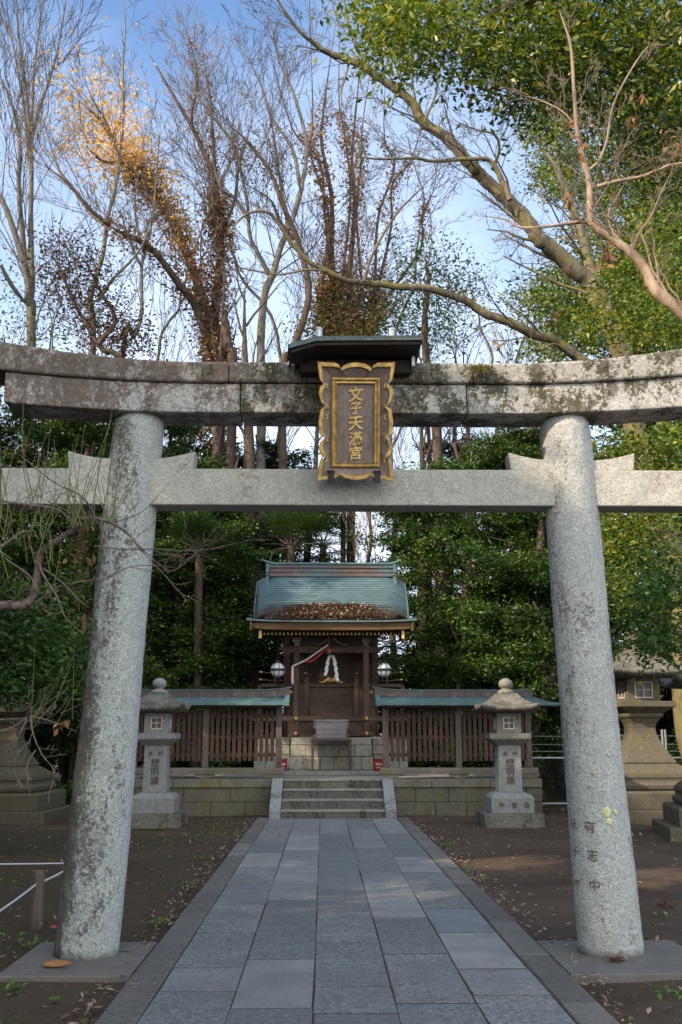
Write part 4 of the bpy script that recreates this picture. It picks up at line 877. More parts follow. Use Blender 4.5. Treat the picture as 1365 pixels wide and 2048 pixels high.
# ------------------------------------------------------------------ rope fence on the left
def ropepost(x, y, lab):
    p_ = empty('rope_post', (x, y, 0), label=lab, cat='post', group='short wooden posts of the rope barrier')
    mb = MB(); mb.lathe([(.060, -.1), (.058, .1), (.054, .40), (.048, .418), (.0, .42)], (x, y, 0), 16); obj('stake', mb, M['wood_post'], p_, smooth=False)
    t_ = MB(); t_.lathe([(.046, .421), (.0, .424)], (x, y, 0), 16); obj('cut_top', t_, M['bark_tan'], p_)
ropepost(-2.49, 9.17, 'short round wooden post left of the left torii pillar'); ropepost(-2.50, 10.6, 'short wooden post hidden just behind the left torii pillar'); ropepost(-2.36, 7.0, 'short wooden post of the rope barrier nearest the viewer'); ropepost(-6.2, 10.6, 'short wooden post at the far left end of the rope barrier')
def rope(a, b, lab, sag=.012):
    pts = [np.array(a)+(np.array(b)-np.array(a))*u-np.array([0, 0, sag*4*u*(1-u)]) for u in np.linspace(0, 1, 12)]; mb = MB(); mb.tube(pts, .0075, 6); tag(obj('barrier_rope', mb, M['rope'], loc=tuple(pts[0])), lab, 'rope', 'thin white barrier ropes')
rope((-2.49+.0, 9.11, .32), (-2.36, 7.05, .32), 'thin white rope sloping down to the left edge from the short post'); rope((-2.49, 9.24, .32), (-2.50, 10.55, .32), 'thin white rope running from the short post back to the torii pillar'); rope((-2.56, 10.6, .32), (-6.2, 10.6, .32), 'thin white rope running level to the left edge behind the short post')
# ------------------------------------------------------------------ ground litter
r_ = np.random.RandomState(5)
def gpts(n, x0, x1, y0, y1, f=None):
    p = np.stack([r_.uniform(x0, x1, n), r_.uniform(y0, y1, n), np.full(n, .018)], 1)
    k = (np.abs(p[:, 0]) > 1.42) | (r_.rand(n) < .02); return p[k]
pp = np.vstack([gpts(2600, -5, 5, 4, 20.5), gpts(500, -4, 4, 4.5, 9), gpts(900, 3.6, 8, 20, 24), gpts(350, -4.5, -1.5, 18.5, 21.2), gpts(200, 1.5, 4.5, 19.5, 21.3)])
e_ = gpts(1500, 1.40, 1.75, 4, 20); e_[:, 0] = (1.40+np.abs(r_.normal(0, .10, len(e_))))*np.where(r_.rand(len(e_)) < .5, -1, 1); pp = np.vstack([pp, e_]); pp[:, 2] += np.where(np.abs(pp[:, 0]) < 1.4, .022, .004)
o = leafobj('ground_litter', pp, .042, M['litter'], None, r_, up=.8, aspect=.5, dz=.3, jit=.6); tag(o, 'small dead leaves and bits scattered over the bare ground', 'leaf litter', kind='stuff')
wp = []
for cx_, cy_, n, s in ((-2.15, 18.9, 120, .35), (-1.75, 17.2, 80, .2), (-2.4, 16.3, 60, .3), (-1.7, 13.9, 40, .12), (-1.55, 11.5, 30, .08), (-2.05, 6.9, 26, .05), (-2.6, 8.6, 20, .06), (-1.9, 6.05, 40, .06), (-2.3, 8.3, 20, .05), (1.6, 15.5, 24, .12), (2.1, 6.6, 50, .1), (1.9, 6.75, 30, .06), (2.7, 9.6, 16, .05), (-3.4, 15, 70, .5), (-1.5, 9.2, 26, .05), (1.46, 12.6, 20, .05)):
    wp.append(np.stack([r_.normal(cx_, s, n), r_.normal(cy_, s*1.2, n), r_.uniform(.005, .035, n)], 1))
wp = np.vstack(wp); wp = wp[np.abs(wp[:, 0]) > 1.40]
o = leafobj('ground_weeds', wp, .05, M['weed'], None, r_, up=.6, aspect=.45); tag(o, 'little green weeds sprouting from the earth beside the path', 'weeds', kind='stuff')
def bigleaf(name, at, L, w, curl, rz, mat, lab):
    mb = MB(); n, m_ = 9, 7; V = []
    for i in range(n+1):
        u = i/n; ww = w*math.sin(math.pi*min(.98, max(.02, u**.8)))**.9*(1+.22*math.sin(i*2.1)*(curl > .02))
        for j in range(m_+1):
            q = j/m_*2-1; x = L*(u-.5); y = ww*q; z = .006+curl*max(0, q)**1.5*math.sin(math.pi*u)*1.3+curl*.25*abs(q)+.30*L*max(0, u-.6)**1.3+.10*L*max(0, .3-u); V.append((x*math.cos(rz)-y*math.sin(rz), x*math.sin(rz)+y*math.cos(rz), z))
    F = [(i*(m_+1)+j, (i+1)*(m_+1)+j, (i+1)*(m_+1)+j+1, i*(m_+1)+j+1) for i in range(n) for j in range(m_)]
    mb.add(V, F); o = obj(name, mb, mat, smooth=True); o.location = at; so = o.modifiers.new('s', 'SOLIDIFY'); so.thickness = .0015; return tag(o, lab, 'leaf')
M['bigleaf'] = leafmat('large_dry_leaf', [(.38, .17, .07), (.42, .20, .08)], .1, .7); M['redleaf'] = leafmat('red_fallen_leaf', [(.5, .07, .03), (.55, .09, .03)], .1, .7)
p = P(108, 1932, 7.35); bigleaf('fallen_leaf', (p[0], 7.42, .032), .20, .04, .022, R(-8), M['bigleaf'], 'large curled orange brown leaf lying on the slab at the left pillar')
bigleaf('fallen_leaf', (-2.29, 9.0, .01), .085, .03, .008, R(40), M['redleaf'], 'bright red leaf on the ground beside the short wooden post')
bigleaf('fallen_leaf', (-1.72, 6.65, .008), .07, .03, .006, R(30), M['weed'], 'round green leaf on the earth in front of the left slab'); bigleaf('fallen_leaf', (-2.0, 6.25, .008), .085, .03, .012, R(-20), M['weed'], 'round green leaf near the bottom left corner')
bigleaf('fallen_leaf', (-2.1, 6.5, .008), .06, .02, .012, R(70), M['bigleaf'], 'small yellowish leaf on the earth at the bottom left'); bigleaf('fallen_leaf', (2.05, 6.45, .008), .07, .025, .015, R(20), M['bigleaf'], 'pale tan leaf on the earth at the bottom right'); bigleaf('fallen_leaf', (-2.75, 10.1, .008), .07, .025, .012, R(10), M['leaf_gold'], 'small yellow leaf on the dark earth behind the short post')
M['sprig'] = leafmat('cedar_sprig', [(.10, .03, .015), (.20, .07, .03)], .1, .8)
tuft('cedar_sprig', (P(1232, 1935, 7.5)[0], 7.53, .04), 60, .09, M['sprig'], 'dry reddish cedar sprig lying at the foot of the right pillar', 'twig', .3, 9, .003, 1.0)
tuft('cedar_sprig', (2.85, 10.0, .02), 40, .10, M['sprig'], 'dry brown cedar sprig on the bare ground right of the right pillar', 'twig', .3, 12, .004, 1.0)
# ------------------------------------------------------------------ trees
class Tubes:
    """collects tapered tubes; all rings get the same number of sides"""
    def __init__(s, sides=5): s.k = sides; s.V = []; s.F = []; s.n = 0; s.a = np.linspace(0, 2*math.pi, sides, endpoint=False)
    def add(s, pts, rad):
        pts = np.asarray(pts, float); m = len(pts); t = np.empty_like(pts); t[1:-1] = pts[2:]-pts[:-2]; t[0] = pts[1]-pts[0]; t[-1] = pts[-1]-pts[-2]
        t /= np.sqrt((t*t).sum(1))[:, None]+1e-9
        ref = np.array([.31, .95, .05]) if abs(t[0, 2]) > .6 else np.array([.02, .05, 1.0])
        u = np.cross(t, ref); u /= np.sqrt((u*u).sum(1))[:, None]+1e-9; w = np.cross(t, u); rad = np.broadcast_to(np.asarray(rad, float), (m,))
        ring = pts[:, None]+rad[:, None, None]*(np.cos(s.a)[None, :, None]*u[:, None]+np.sin(s.a)[None, :, None]*w[:, None])
        k = s.k; i = np.arange(k); j = (i+1) % k; b = s.n+np.arange(m-1)[:, None]*k
        s.F.append(np.stack([b+i, b+j, b+k+j, b+k+i], -1).reshape(-1, 4)); s.V.append(ring.reshape(-1, 3)); s.n += m*k
    def mesh(s, name, off=(0, 0, 0)):
        V = (np.concatenate(s.V)-np.asarray(off)).astype(np.float32); F = np.concatenate(s.F).astype(np.int32)
        me = bpy.data.meshes.new(name); me.vertices.add(len(V)); me.vertices.foreach_set('co', V.ravel()); me.loops.add(F.size); me.loops.foreach_set('vertex_index', F.ravel())
        me.polygons.add(len(F)); me.polygons.foreach_set('loop_start', np.arange(len(F), dtype=np.int32)*4); me.polygons.foreach_set('use_smooth', np.ones(len(F), bool)); me.update(calc_edges=True); return me
def linkmesh(name, me, mat, parent=None, label=None):
    me.materials.append(mat); o = bpy.data.objects.new(name, me); COL.objects.link(o); ALL.append(o); o.parent = parent
    if label: o['label'] = label
    return o
def nrm(v): return v/(np.linalg.norm(v)+1e-9)
def grow(T, r_, p, d, L, rad, lvl, P_, nodes):
    """one shoot and its side shoots. P_: dict of tree habits"""
    n = max(3, int(L/P_['seg'][min(lvl, len(P_['seg'])-1)])); step = L/n; pts = [p]; q = p; dd = nrm(d)
    wa = P_['wander']; up = P_['up']
    for i in range(n):
        dd = nrm(dd+r_.normal(0, wa, 3)+np.array([0, 0, up])); q = q+dd*step; pts.append(q)
    pts = np.array(pts); tap = np.linspace(1, P_.get('tip', .35), n+1)
    T[0 if rad > P_['split'] else 1].add(pts, np.maximum(rad*tap, P_['rmin']))
    if lvl >= P_['levels']:
        nodes.append(pts[-1]); nodes.append(pts[len(pts)//2]); return
    side(T, r_, pts, rad*tap, L, lvl, P_, nodes)
def side(T, r_, pts, rads, L, lvl, P_, nodes, lo=.22, num=None, ratio=None):
    c = num if num is not None else P_['num'][min(lvl, len(P_['num'])-1)]; n = len(pts)
    for k in range(c):
        u = lo+(1-lo)*(k+r_.rand())/c; x = u*(n-1); i = min(int(x), n-2); p = pts[i]+(pts[i+1]-pts[i])*(x-i); t = nrm(pts[min(i+1, n-1)]-pts[max(i-1, 0)])
        s = nrm(np.cross(t, r_.normal(0, 1, 3))); a = P_['ang']*r_.uniform(.65, 1.3); dn = nrm(t*math.cos(a)+s*math.sin(a)+np.array([0, 0, P_.get('bias', .12)]))
        l = L*(ratio or P_['ratio'])*r_.uniform(.6, 1.15)*(1.12-.55*u); grow(T, r_, p, dn, l, max(rads[i]*P_.get('rr', .55), P_['rmin']), lvl+1, P_, nodes)
HAB = dict(seg=[.5, .35, .25, .18, .14], wander=.13, up=.05, split=.03, rmin=.005, levels=4, num=[7, 6, 5, 4], ang=.62, ratio=.52, tip=.3, rr=.45)
def limbs_tree(name, label, cat, limbs, habit, bark_m, twig_m, seed, base=None, group=None, rootY=None, k=1.0):
    """limbs: list of (pixel polyline, Y or list of Y, r0, r1, n_side, side_len)"""
    r_ = np.random.RandomState(seed); H = dict(HAB); H.update(habit); H['seg'] = [q*k for q in H['seg']]; H['rmin'] *= k**.7; H['split'] *= k; T = [Tubes(8), Tubes(3)]; nodes = []; paths = []
    for L in limbs:
        px, Y, r0, r1, ns, sl = L[:6]; r0, r1, sl = r0*k, r1*k, sl*k; Y = [q*k for q in Y] if isinstance(Y, (tuple, list)) else Y*k; Ys = np.linspace(Y[0], Y[1], len(px)) if isinstance(Y, (tuple, list)) else [Y]*len(px)
        w = np.array([P(x, y, q) for (x, y), q in zip(px, Ys)])
        if len(L) > 6 and L[6] == 'ground': w = np.vstack([[w[0][0]+L[7] if len(L) > 7 else w[0][0], w[0][1], -.3], w])
        s = smoothpath(w, 7); ph = r_.uniform(0, 6, 3); am = .45*np.linspace(r0, r1, len(s))[1:-1, None]; s[1:-1] += am*(np.sin(np.arange(len(s)-2)[:, None]*np.array([.27, .21, .24])+ph)+r_.normal(0, .12, (len(s)-2, 3))); rad = np.linspace(r0, r1, len(s))*(1+.05*np.sin(np.arange(len(s))*1.9+ph[0])+r_.normal(0, .010, len(s))); rad[-7:] *= np.linspace(1, .35, 7)
        if len(L) > 6: rad[:4] *= np.linspace(1.5, 1.05, 4)
        T[0].add(s, rad); paths.append((s, rad))
        if ns: side(T, r_, s, rad*.55, sl, 0, H, nodes, lo=.30 if len(L) > 6 else .08, num=ns, ratio=1.0)
    base = paths[0][0][0] if base is None else np.array(base); off = np.array([base[0], base[1], 0.0])
    root = empty(name, off, label=label, cat=cat, group=group)
    linkmesh('trunk', T[0].mesh('trunk', off), bark_m, root); linkmesh('twigs', T[1].mesh('twigs', off), twig_m, root)
    return root, paths, np.array(nodes), r_
def ivy(root, paths, dens, rad, size, mat, r_, part='ivy', t0=0, t1=1, droop=.1, **k):
    out = []
    for s, rd in paths:
        n = len(s); seg = np.linalg.norm(np.diff(s, axis=0), axis=1).sum(); m = int(seg*dens*(t1-t0)); x = r_.uniform(t0, t1, m)*(n-1.001); i = x.astype(int); p = s[i]+(s[i+1]-s[i])*(x-i)[:, None]
        cl = .55+.9*np.abs(np.sin(x*1.9+s[0, 0]*5))*r_.rand(m)**.5
        d = r_.normal(0, 1, (m, 3)); d /= np.linalg.norm(d, axis=1)[:, None]; out.append(p+d*(rd[i]+rad*cl*r_.rand(m)**.6)[:, None])
    return leafobj(part, np.vstack(out), size, mat, root, r_, droop=droop, **k)
def around(nodes, r_, n, s, keep=1.0):
    if keep < 1: nodes = nodes[r_.rand(len(nodes)) < keep]
    p = np.repeat(nodes, n, 0); return p+r_.normal(0, 1, p.shape)*np.asarray(s)
# --- bare trees above the gate
root, pa, nd, r_ = limbs_tree('bare_tree', 'tall grey bare tree with twin trunks at the left edge', 'tree',
    [([(66, 700), (58, 600), (50, 545), (32, 470), (10, 410), (-30, 350)], (16, 15.5), .085, .035, 5, 3.0, 'ground', .1),
     ([(58, 600), (66, 540), (64, 430), (61, 300), (52, 180), (38, 60), (30, -60)], (16, 16), .055, .015, 14, 3.2),
     ([(50, 540), (40, 380), (42, 300), (20, 200), (-15, 120)], (16, 15), .045, .015, 9, 2.8),
     ([(61, 300), (80, 215), (110, 120), (130, 20), (140, -60)], (16, 16.5), .03, .01, 10, 2.2),
     ([(60, 330), (48, 210), (20, 60), (5, -60)], (16, 15.6), .03, .01, 9, 2.2),
     ([(64, 260), (70, 130), (85, 0), (95, -70)], (16, 17), .025, .008, 8, 2.0),
     ([(2, 530), (30, 575), (56, 615)], (15.5, 16), .03, .045, 0, 1)], dict(up=.09, ang=.45, levels=3, num=[6, 5, 4]), M['bark_grey'], M['twig'], 1, k=2.0)
leafobj('leaves', np.vstack([around(np.array([P(x, y, 32-.02*i) for i, (x, y) in enumerate([(55, 560), (62, 600), (40, 640), (20, 600), (5, 640), (75, 650), (95, 660), (115, 690), (20, 690), (5, 560), (60, 680), (100, 700), (8, 520)])]), r_, 60, (.6, .6, .26))]), .15, M['leaf_laurel'], root, r_, aspect=.38)
root, pa, nd, r_ = limbs_tree('bare_tree', 'slender bare tree with a pale forked trunk second from the left', 'tree',
    [([(188, 720), (180, 610), (190, 560), (208, 505), (215, 440), (228, 380), (240, 320), (249, 230), (246, 140), (250, 40), (238, -40)], (13.5, 14.5), .048, .007, 14, 1.6, 'ground'),
     ([(215, 450), (180, 425), (140, 370), (115, 330), (80, 215)], (13.9, 14.5), .03, .01, 11, 1.5),
     ([(196, 600), (225, 560), (265, 520), (290, 480), (300, 430)], (13.6, 13.2), .025, .01, 8, 1.2),
     ([(240, 320), (215, 250), (190, 205), (165, 150)], (14.1, 13.5), .022, .007, 9, 1.3)], dict(up=.06, levels=3, num=[5, 5, 4], rmin=.0035), M['bark_grey'], M['twig'], 2, k=2.1)
root, pa, nd, r_ = limbs_tree('bare_tree', 'thin bare tree with a kinked stem standing left of the ivied trees', 'tree',
    [([(248, 725), (268, 670), (282, 620), (285, 540), (292, 500), (305, 430), (312, 370), (318, 300), (322, 235)], (14.5, 15), .042, .006, 12, 1.4, 'ground', -.2),
     ([(288, 500), (270, 420), (272, 360), (276, 290)], (14.7, 15.5), .025, .008, 8, 1.2),
     ([(285, 540), (260, 480), (235, 400)], (14.6, 14), .02, .008, 7, 1.1)], dict(up=.05, levels=3, num=[5, 5, 4], rmin=.0035), M['bark_grey'], M['twig'], 3, k=2.0)
root, pa, nd, r_ = limbs_tree('ivied_tree', 'leaning tree wrapped in golden dry ivy with a glowing leafy top at the upper left', 'tree',
    [([(436, 800), (430, 690), (405, 580), (370, 500), (320, 410), (275, 350), (235, 290), (200, 240), (170, 215)], (22, 22), .15, .03, 12, 2.2, 'ground'),
     ([(425, 700), (395, 610), (350, 560), (300, 500), (255, 470), (220, 450)], (22, 20.5), .10, .04, 7, 2.0),
     ([(220, 450), (180, 420), (140, 370), (90, 330)], (20.5, 20), .05, .02, 10, 2.4),
     ([(300, 385), (255, 330), (205, 320), (170, 290)], (22, 21), .05, .02, 7, 1.6)], dict(up=.05, num=[6, 5, 4], levels=3), M['bark_brown'], M['twig_pale'], 4, k=1.4)
ivy(root, [(pa[0][0][:46], pa[0][1][:46]), pa[1]], 230, .46, .115, M['leaf_brown'], r_, aspect=.6)
top = [(pa[0][0][28:], pa[0][1][28:]), pa[3]]
q = []
for s, rd in top:
    m = 3600 if s is top[0][0] else 1100; x = r_.rand(m)*(len(s)-1.001); i = x.astype(int); u = x/len(s); q.append(s[i]+r_.normal(0, 1, (m, 3))*np.array([.62, .8, .58])*(.35+1.1*u[:, None])+np.array([0, 0, .25]))
leafobj('golden_leaves', np.vstack(q), .12, M['leaf_gold'], root, r_, aspect=.6)
root, pa, nd, r_ = limbs_tree('ivied_tree', 'upright tree thickly covered in brown ivy beside the leaning golden one', 'tree',
    [([(436, 800), (432, 700), (432, 590), (440, 500), (438, 430), (432, 370), (405, 300), (370, 230), (330, 160), (300, 110)], (24, 24), .15, .02, 12, 2.4, 'ground', .3),
     ([(440, 440), (432, 350), (425, 280), (420, 190), (405, 100)], (24, 25), .08, .02, 14, 2.6),
     ([(432, 370), (400, 290), (385, 240), (395, 160), (380, 80)], (24, 23.4), .06, .02, 12, 2.2),
     ([(438, 480), (470, 400), (480, 330), (500, 260)], (24, 23), .05, .02, 8, 2.0)], dict(up=.07, num=[6, 5, 5], levels=3), M['bark_brown'], M['twig_pale'], 5, k=1.3)
ivy(root, [(pa[0][0][:42], pa[0][1][:42])], 300, .48, .115, M['leaf_brown'], r_, aspect=.6); ivy(root, pa[1:3], 45, .26, .11, M['leaf_brown'], r_, aspect=.6)
root, pa, nd, r_ = limbs_tree('tree_stump', 'tall dark broken trunk stub right of the ivied trunks above the lintel', 'tree stump',
    [([(462, 800), (455, 700), (456, 650), (450, 618)], (20, 20), .11, .085, 4, 1.3, 'ground')], dict(levels=2), M['bark_brown'], M['twig'], 6, k=1.5)
root, pa, nd, r_ = limbs_tree('bare_tree', 'smooth pale trunked bare tree forking high left of the plaque roof', 'tree',
    [([(520, 800), (524, 720), (530, 600), (545, 545), (560, 500), (590, 430), (605, 360), (612, 280), (590, 190), (560, 120), (540, 40)], (23, 23), .12, .018, 14, 2.8, 'ground'),
     ([(540, 550), (515, 510), (500, 470), (496, 400), (470, 300), (430, 240), (390, 180), (345, 90)], (23, 22), .06, .012, 16, 2.8),
     ([(500, 440), (470, 400), (445, 380), (430, 330), (420, 250)], (22.6, 22), .05, .015, 9, 2.2),
     ([(605, 380), (585, 300), (540, 230), (520, 160), (480, 90)], (23, 24), .05, .015, 12, 2.4),
     ([(560, 500), (575, 440), (560, 350), (545, 260), (530, 180)], (23, 24), .045, .015, 11, 2.4)], dict(up=.07, num=[6, 6, 5], levels=3), M['bark_grey'], M['twig'], 7, k=1.32)
# the fan of thin climbing stems in the centre
limbs = []
fan = [(655, 690, 640, 420, 560, 90), (665, 690, 655, 430, 610, 40), (680, 690, 668, 400, 650, 20), (690, 690, 690, 380, 690, 10), (705, 690, 705, 420, 720, 40), (715, 690, 730, 430, 765, 60), (725, 690, 760, 430, 800, 110), (735, 690, 790, 450, 850, 180), (740, 690, 830, 500, 900, 300)]
r0 = np.random.RandomState(31)
for k, (a, b, c, d, e, f) in enumerate(fan):
    Y = 25+k*.35; limbs.append(([(700+(a-700)*.4, 820), (a, b), (a*.7+c*.3+r0.uniform(-10, 10), b*.7+d*.3), ((a+c)/2+r0.uniform(-16, 16), (b+d)/2), (c+r0.uniform(-18, 18), d), (c*.7+e*.3+r0.uniform(-22, 22), d*.7+f*.3), ((c+e)/2+r0.uniform(-26, 26), (d+f)/2), (e+r0.uniform(-30, 30), f)], (Y, Y+r0.uniform(-1, 1)), .12 if k in (2, 4) else .07, .012, 13, 2.1)+(('ground',) if k in (1, 3, 5) else ()))
root, pa, nd, r_ = limbs_tree('ivied_tree', 'many stemmed fan shaped tree with brown ivy leaves behind the plaque roof', 'tree', limbs, dict(up=.07, ang=.6, wander=.2, num=[6, 5, 4], levels=3), M['bark_brown'], M['twig_pale'], 8, k=1.25)
for i, (s, rd) in enumerate(pa): ivy(root, [(s, rd)], 85, .30, .105, M['leaf_brown'], r_, t1=.85, aspect=.6)
ivy(root, [(s[:22], rd[:22]) for s, rd in pa], 170, .6, .12, M['leaf_ivy'], r_, part='green_ivy', t0=.35, aspect=.55)
root, pa, nd, r_ = limbs_tree('bare_tree', 'bare dark stemmed tree hung with brown seed clusters left of centre', 'tree',
    [([(560, 800), (590, 700), (620, 600), (600, 500), (570, 420), (545, 350), (500, 290), (460, 250)], (20, 19), .10, .02, 10, 1.8, 'ground', .5),
     ([(590, 480), (560, 440), (540, 400), (480, 360)], (19.6, 19), .04, .012, 8, 1.5)], dict(up=.02, num=[6, 5, 4], levels=3), M['bark_brown'], M['twig'], 9, k=1.5)
leafobj('hanging_leaves', around(np.array([P(x, y, 29) for x, y in [(500, 300), (520, 330), (540, 310), (460, 320), (470, 300), (555, 345), (530, 360), (510, 345), (445, 310), (560, 300)]]), r_, 60, (.42, .4, .36)), .11, M['leaf_mauve'], root, r_, droop=.5)
# generic fine crowned bare trees behind
def wild_tree(name, label, x, y, h, seed, mats, habit={}, lean=0, group='far bare trees'):
    r_ = np.random.RandomState(seed); H = dict(HAB); H.update(dict(up=.09, ang=.5, num=[8, 6, 5, 3], levels=4, rmin=.0055, ratio=.5)); H.update(habit); T = [Tubes(6), Tubes(3)]; nodes = []
    n = 12; pts = np.array([[lean*(k/n)**1.5+r_.normal(0, .06), r_.normal(0, .06), h*.62*k/n] for k in range(n+1)]); rad = np.linspace(.15, .05, n+1)
    T[0].add(pts, rad); side(T, r_, pts, rad*.55, h*.42, 0, H, nodes, lo=.42, num=10, ratio=1.0); grow(T, r_, pts[-1], np.array([.1, 0, 1]), h*.4, .06, 1, H, nodes)
    root = empty(name, (x, y, 0), label=label, cat='tree', group=group); linkmesh('trunk', T[0].mesh('trunk'), mats[0], root); linkmesh('twigs', T[1].mesh('twigs'), mats[1], root); return root
w1 = wild_tree('bare_tree', 'far bare tree with a fine twiggy crown behind the golden ivied tree', -5.6, 33, 21, 41, (M['bark_grey'], M['twig']))
w2 = wild_tree('bare_tree', 'far bare tree with reddish fine twigs right of the plaque roof', 4.2, 31, 16.5, 42, (M['bark_brown'], M['twig_pale']), lean=.8)
copy_tree(w1, loc=(-1.8, 36, 0), rz=2.1, sc=1.12, label='far bare tree whose fine crown rises highest left of the centre')
copy_tree(w2, loc=(-9.6, 31, 0), rz=1.0, sc=1.0, label='far bare tree behind the twin trunked tree at the left edge')
copy_tree(w1, loc=(2.4, 40, 0), rz=4.1, sc=1.15, label='far bare tree seen through the fan of ivied stems')
copy_tree(w2, loc=(6.8, 35, 0), rz=3.3, sc=1.0, label='far bare tree between the arching branch and the mossy trunk')
copy_tree(w1, loc=(-12.5, 38, 0), rz=5.2, sc=1.0, label='far bare tree at the extreme left of the row')
copy_tree(w2, loc=(1.0, 30, 0), rz=5.0, sc=.8, label='low far bare tree right above the shrine roof ridge')
# dark leaved crown at the left above the lintel
root, pa, nd, r_ = limbs_tree('dark_leaved_tree', 'dark purple brown leafy tree rising above the left end of the lintel', 'tree',
    [([(260, 800), (200, 690), (150, 610), (120, 540), (95, 490)], (18, 18), .06, .015, 12, 1.5, 'ground', .8), ([(200, 690), (230, 640), (200, 580), (170, 520)], (18, 18.5), .05, .02, 8, 1.2)], dict(levels=2, num=[5, 4]), M['bark_brown'], M['twig'], 11, k=1.5)
dk = [(110, 500), (130, 530), (100, 540), (150, 540), (160, 580), (190, 560), (130, 580), (205, 610), (180, 620), (215, 650), (160, 650), (235, 670), (245, 700), (210, 690), (270, 660), (265, 690), (190, 660), (200, 540), (120, 610), (280, 680), (150, 500)]
leafobj('leaves', around(np.array([P(x, y, 27+.03*i) for i, (x, y) in enumerate(dk)]), r_, 270, (.42, .5, .38)), .10, M['leaf_mauve'], root, r_, aspect=.5)
# small dark evergreen above the lintel right of the plaque
root, pa, nd, r_ = limbs_tree('evergreen_tree', 'dark small leaved evergreen above the lintel right of the plaque roof', 'tree',
    [([(870, 850), (860, 740), (850, 640), (855, 560), (850, 510)], (21, 21), .12, .03, 12, 1.6, 'ground')], dict(levels=2, num=[6, 4]), M['bark_brown'], M['twig'], 12, k=1.35)
dk = [(850, 500), (830, 530), (880, 520), (910, 550), (860, 560), (890, 590), (920, 600), (840, 600), (820, 640), (870, 640), (800, 620), (905, 640), (785, 660), (850, 680), (940, 570), (815, 580), (770, 690), (900, 680), (860, 610)]
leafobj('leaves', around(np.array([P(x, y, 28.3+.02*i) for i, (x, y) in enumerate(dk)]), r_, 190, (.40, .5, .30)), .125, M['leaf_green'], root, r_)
leafobj('leaves', around(np.array([P(x, y, 30) for x, y in [(640, 660), (665, 640), (700, 660), (740, 650), (610, 680), (770, 640), (680, 690), (720, 690), (625, 640)]]), r_, 130, (.34, .4, .28)), .12, M['leaf_ivy'], root, r_)
# the big mossy leaning tree
root, pa, nd, r_ = limbs_tree('mossy_tree', 'big mossy tree leaning upper left, with a lower branch arching over the gate', 'tree',
    [([(1372, 1400), (1352, 1180), (1318, 1020), (1280, 870), (1252, 770), (1234, 690), (1212, 610), (1180, 565), (1150, 545), (1110, 500), (1072, 470), (1040, 430), (1000, 385), (960, 345), (925, 315), (890, 275), (850, 245), (825, 205), (780, 170), (735, 140), (690, 118), (650, 100), (610, 70)], (17.0, 15.6), .205, .042, 22, 1.7, 'ground', .6),
     ([(1205, 600), (1180, 530), (1165, 470), (1140, 410), (1120, 350), (1090, 300)], (16.6, 17.2), .10, .04, 9, 1.8),
     ([(1020, 400), (985, 330), (955, 318), (900, 318), (860, 322), (830, 318), (760, 318), (700, 310)], (15.9, 15.4), .045, .015, 16, 1.3),
     ([(985, 340), (1000, 300), (990, 270), (950, 260), (900, 235)], (15.9, 15.2), .03, .01, 9, 1.0),
     ([(700, 122), (690, 160), (683, 190), (690, 230)], (15.6, 15.4), .02, .008, 5, .8), ([(850, 245), (870, 190), (880, 120), (860, 50)], (15.8, 15.5), .025, .008, 9, 1.3),
     ([(735, 140), (700, 60), (690, -20)], (15.6, 15.5), .03, .012, 7, 1.4), ([(650, 100), (600, 60), (560, 10), (530, -50)], (15.6, 15), .035, .015, 9, 1.5),
     ([(1262, 800), (1225, 765), (1190, 735), (1150, 712), (1115, 684), (1070, 668), (1020, 645), (975, 630), (940, 605), (900, 588), (850, 575), (800, 577), (760, 568), (725, 563), (690, 560), (650, 543), (620, 525), (585, 485), (560, 450), (530, 425), (490, 430), (455, 470)], (17, 15), .10, .016, 22, 1.1),
     ([(1150, 712), (1110, 690), (1080, 700), (1040, 690)], (16.7, 16), .03, .01, 5, .8), ([(650, 543), (610, 540), (560, 548), (500, 540), (450, 530)], (15.5, 15), .02, .008, 10, 1.0), ([(730, 563), (750, 500), (790, 430), (830, 390), (870, 350)], (15.6, 15.2), .03, .008, 10, 1.1)], dict(up=.01, num=[5, 5, 4], levels=3, wander=.2, rmin=.004), M['bark_moss'], M['twig'], 13, k=1.4)
leafobj('dead_leaves', around(np.array([P(x, y, 23) for x, y in [(1035, 660), (945, 195), (1215, 500), (1000, 690), (940, 600), (1150, 470), (1110, 640)]]), r_, 7, (.10, .1, .14)), .2, M['leaf_brown'], root, r_, droop=.8)
root, pa, nd, r_ = limbs_tree('bare_tree', 'near bare tree leaning in from the right edge with a sunlit tan trunk', 'tree',
    [([(1520, 900), (1440, 730), (1365, 632), (1318, 580), (1295, 545), (1260, 508), (1222, 472), (1187, 442), (1178, 400), (1176, 350), (1160, 280), (1148, 200), (1140, 90), (1120, 20)], (8.2, 8.6), .062, .009, 16, .8),
     ([(1187, 446), (1140, 445), (1090, 452), (1040, 455), (1010, 440), (960, 430)], (8.5, 9), .018, .006, 9, .55), ([(1262, 508), (1280, 470), (1300, 440), (1320, 390), (1345, 340)], (8.4, 8), .016, .006, 8, .6),
     ([(1185, 378), (1240, 360), (1290, 350), (1340, 332), (1400, 325)], (8.5, 8), .018, .012, 9, .6), ([(1178, 340), (1200, 320), (1215, 280), (1230, 200), (1290, 100), (1330, 90)], (8.5, 8.2), .014, .005, 10, .6),
     ([(1236, 490), (1240, 470), (1225, 440), (1190, 425)], (8.4, 8.2), .012, .006, 4, .4), ([(1168, 300), (1140, 235), (1090, 205), (1040, 190)], (8.5, 8.7), .012, .005, 8, .5)], dict(up=.0, num=[4, 4, 3], levels=3, wander=.24, rmin=.0022, split=.008, seg=[.12, .1, .08, .06]), M['bark_tan'], M['twig_pale'], 15, base=P(1520, 900, 8.2))
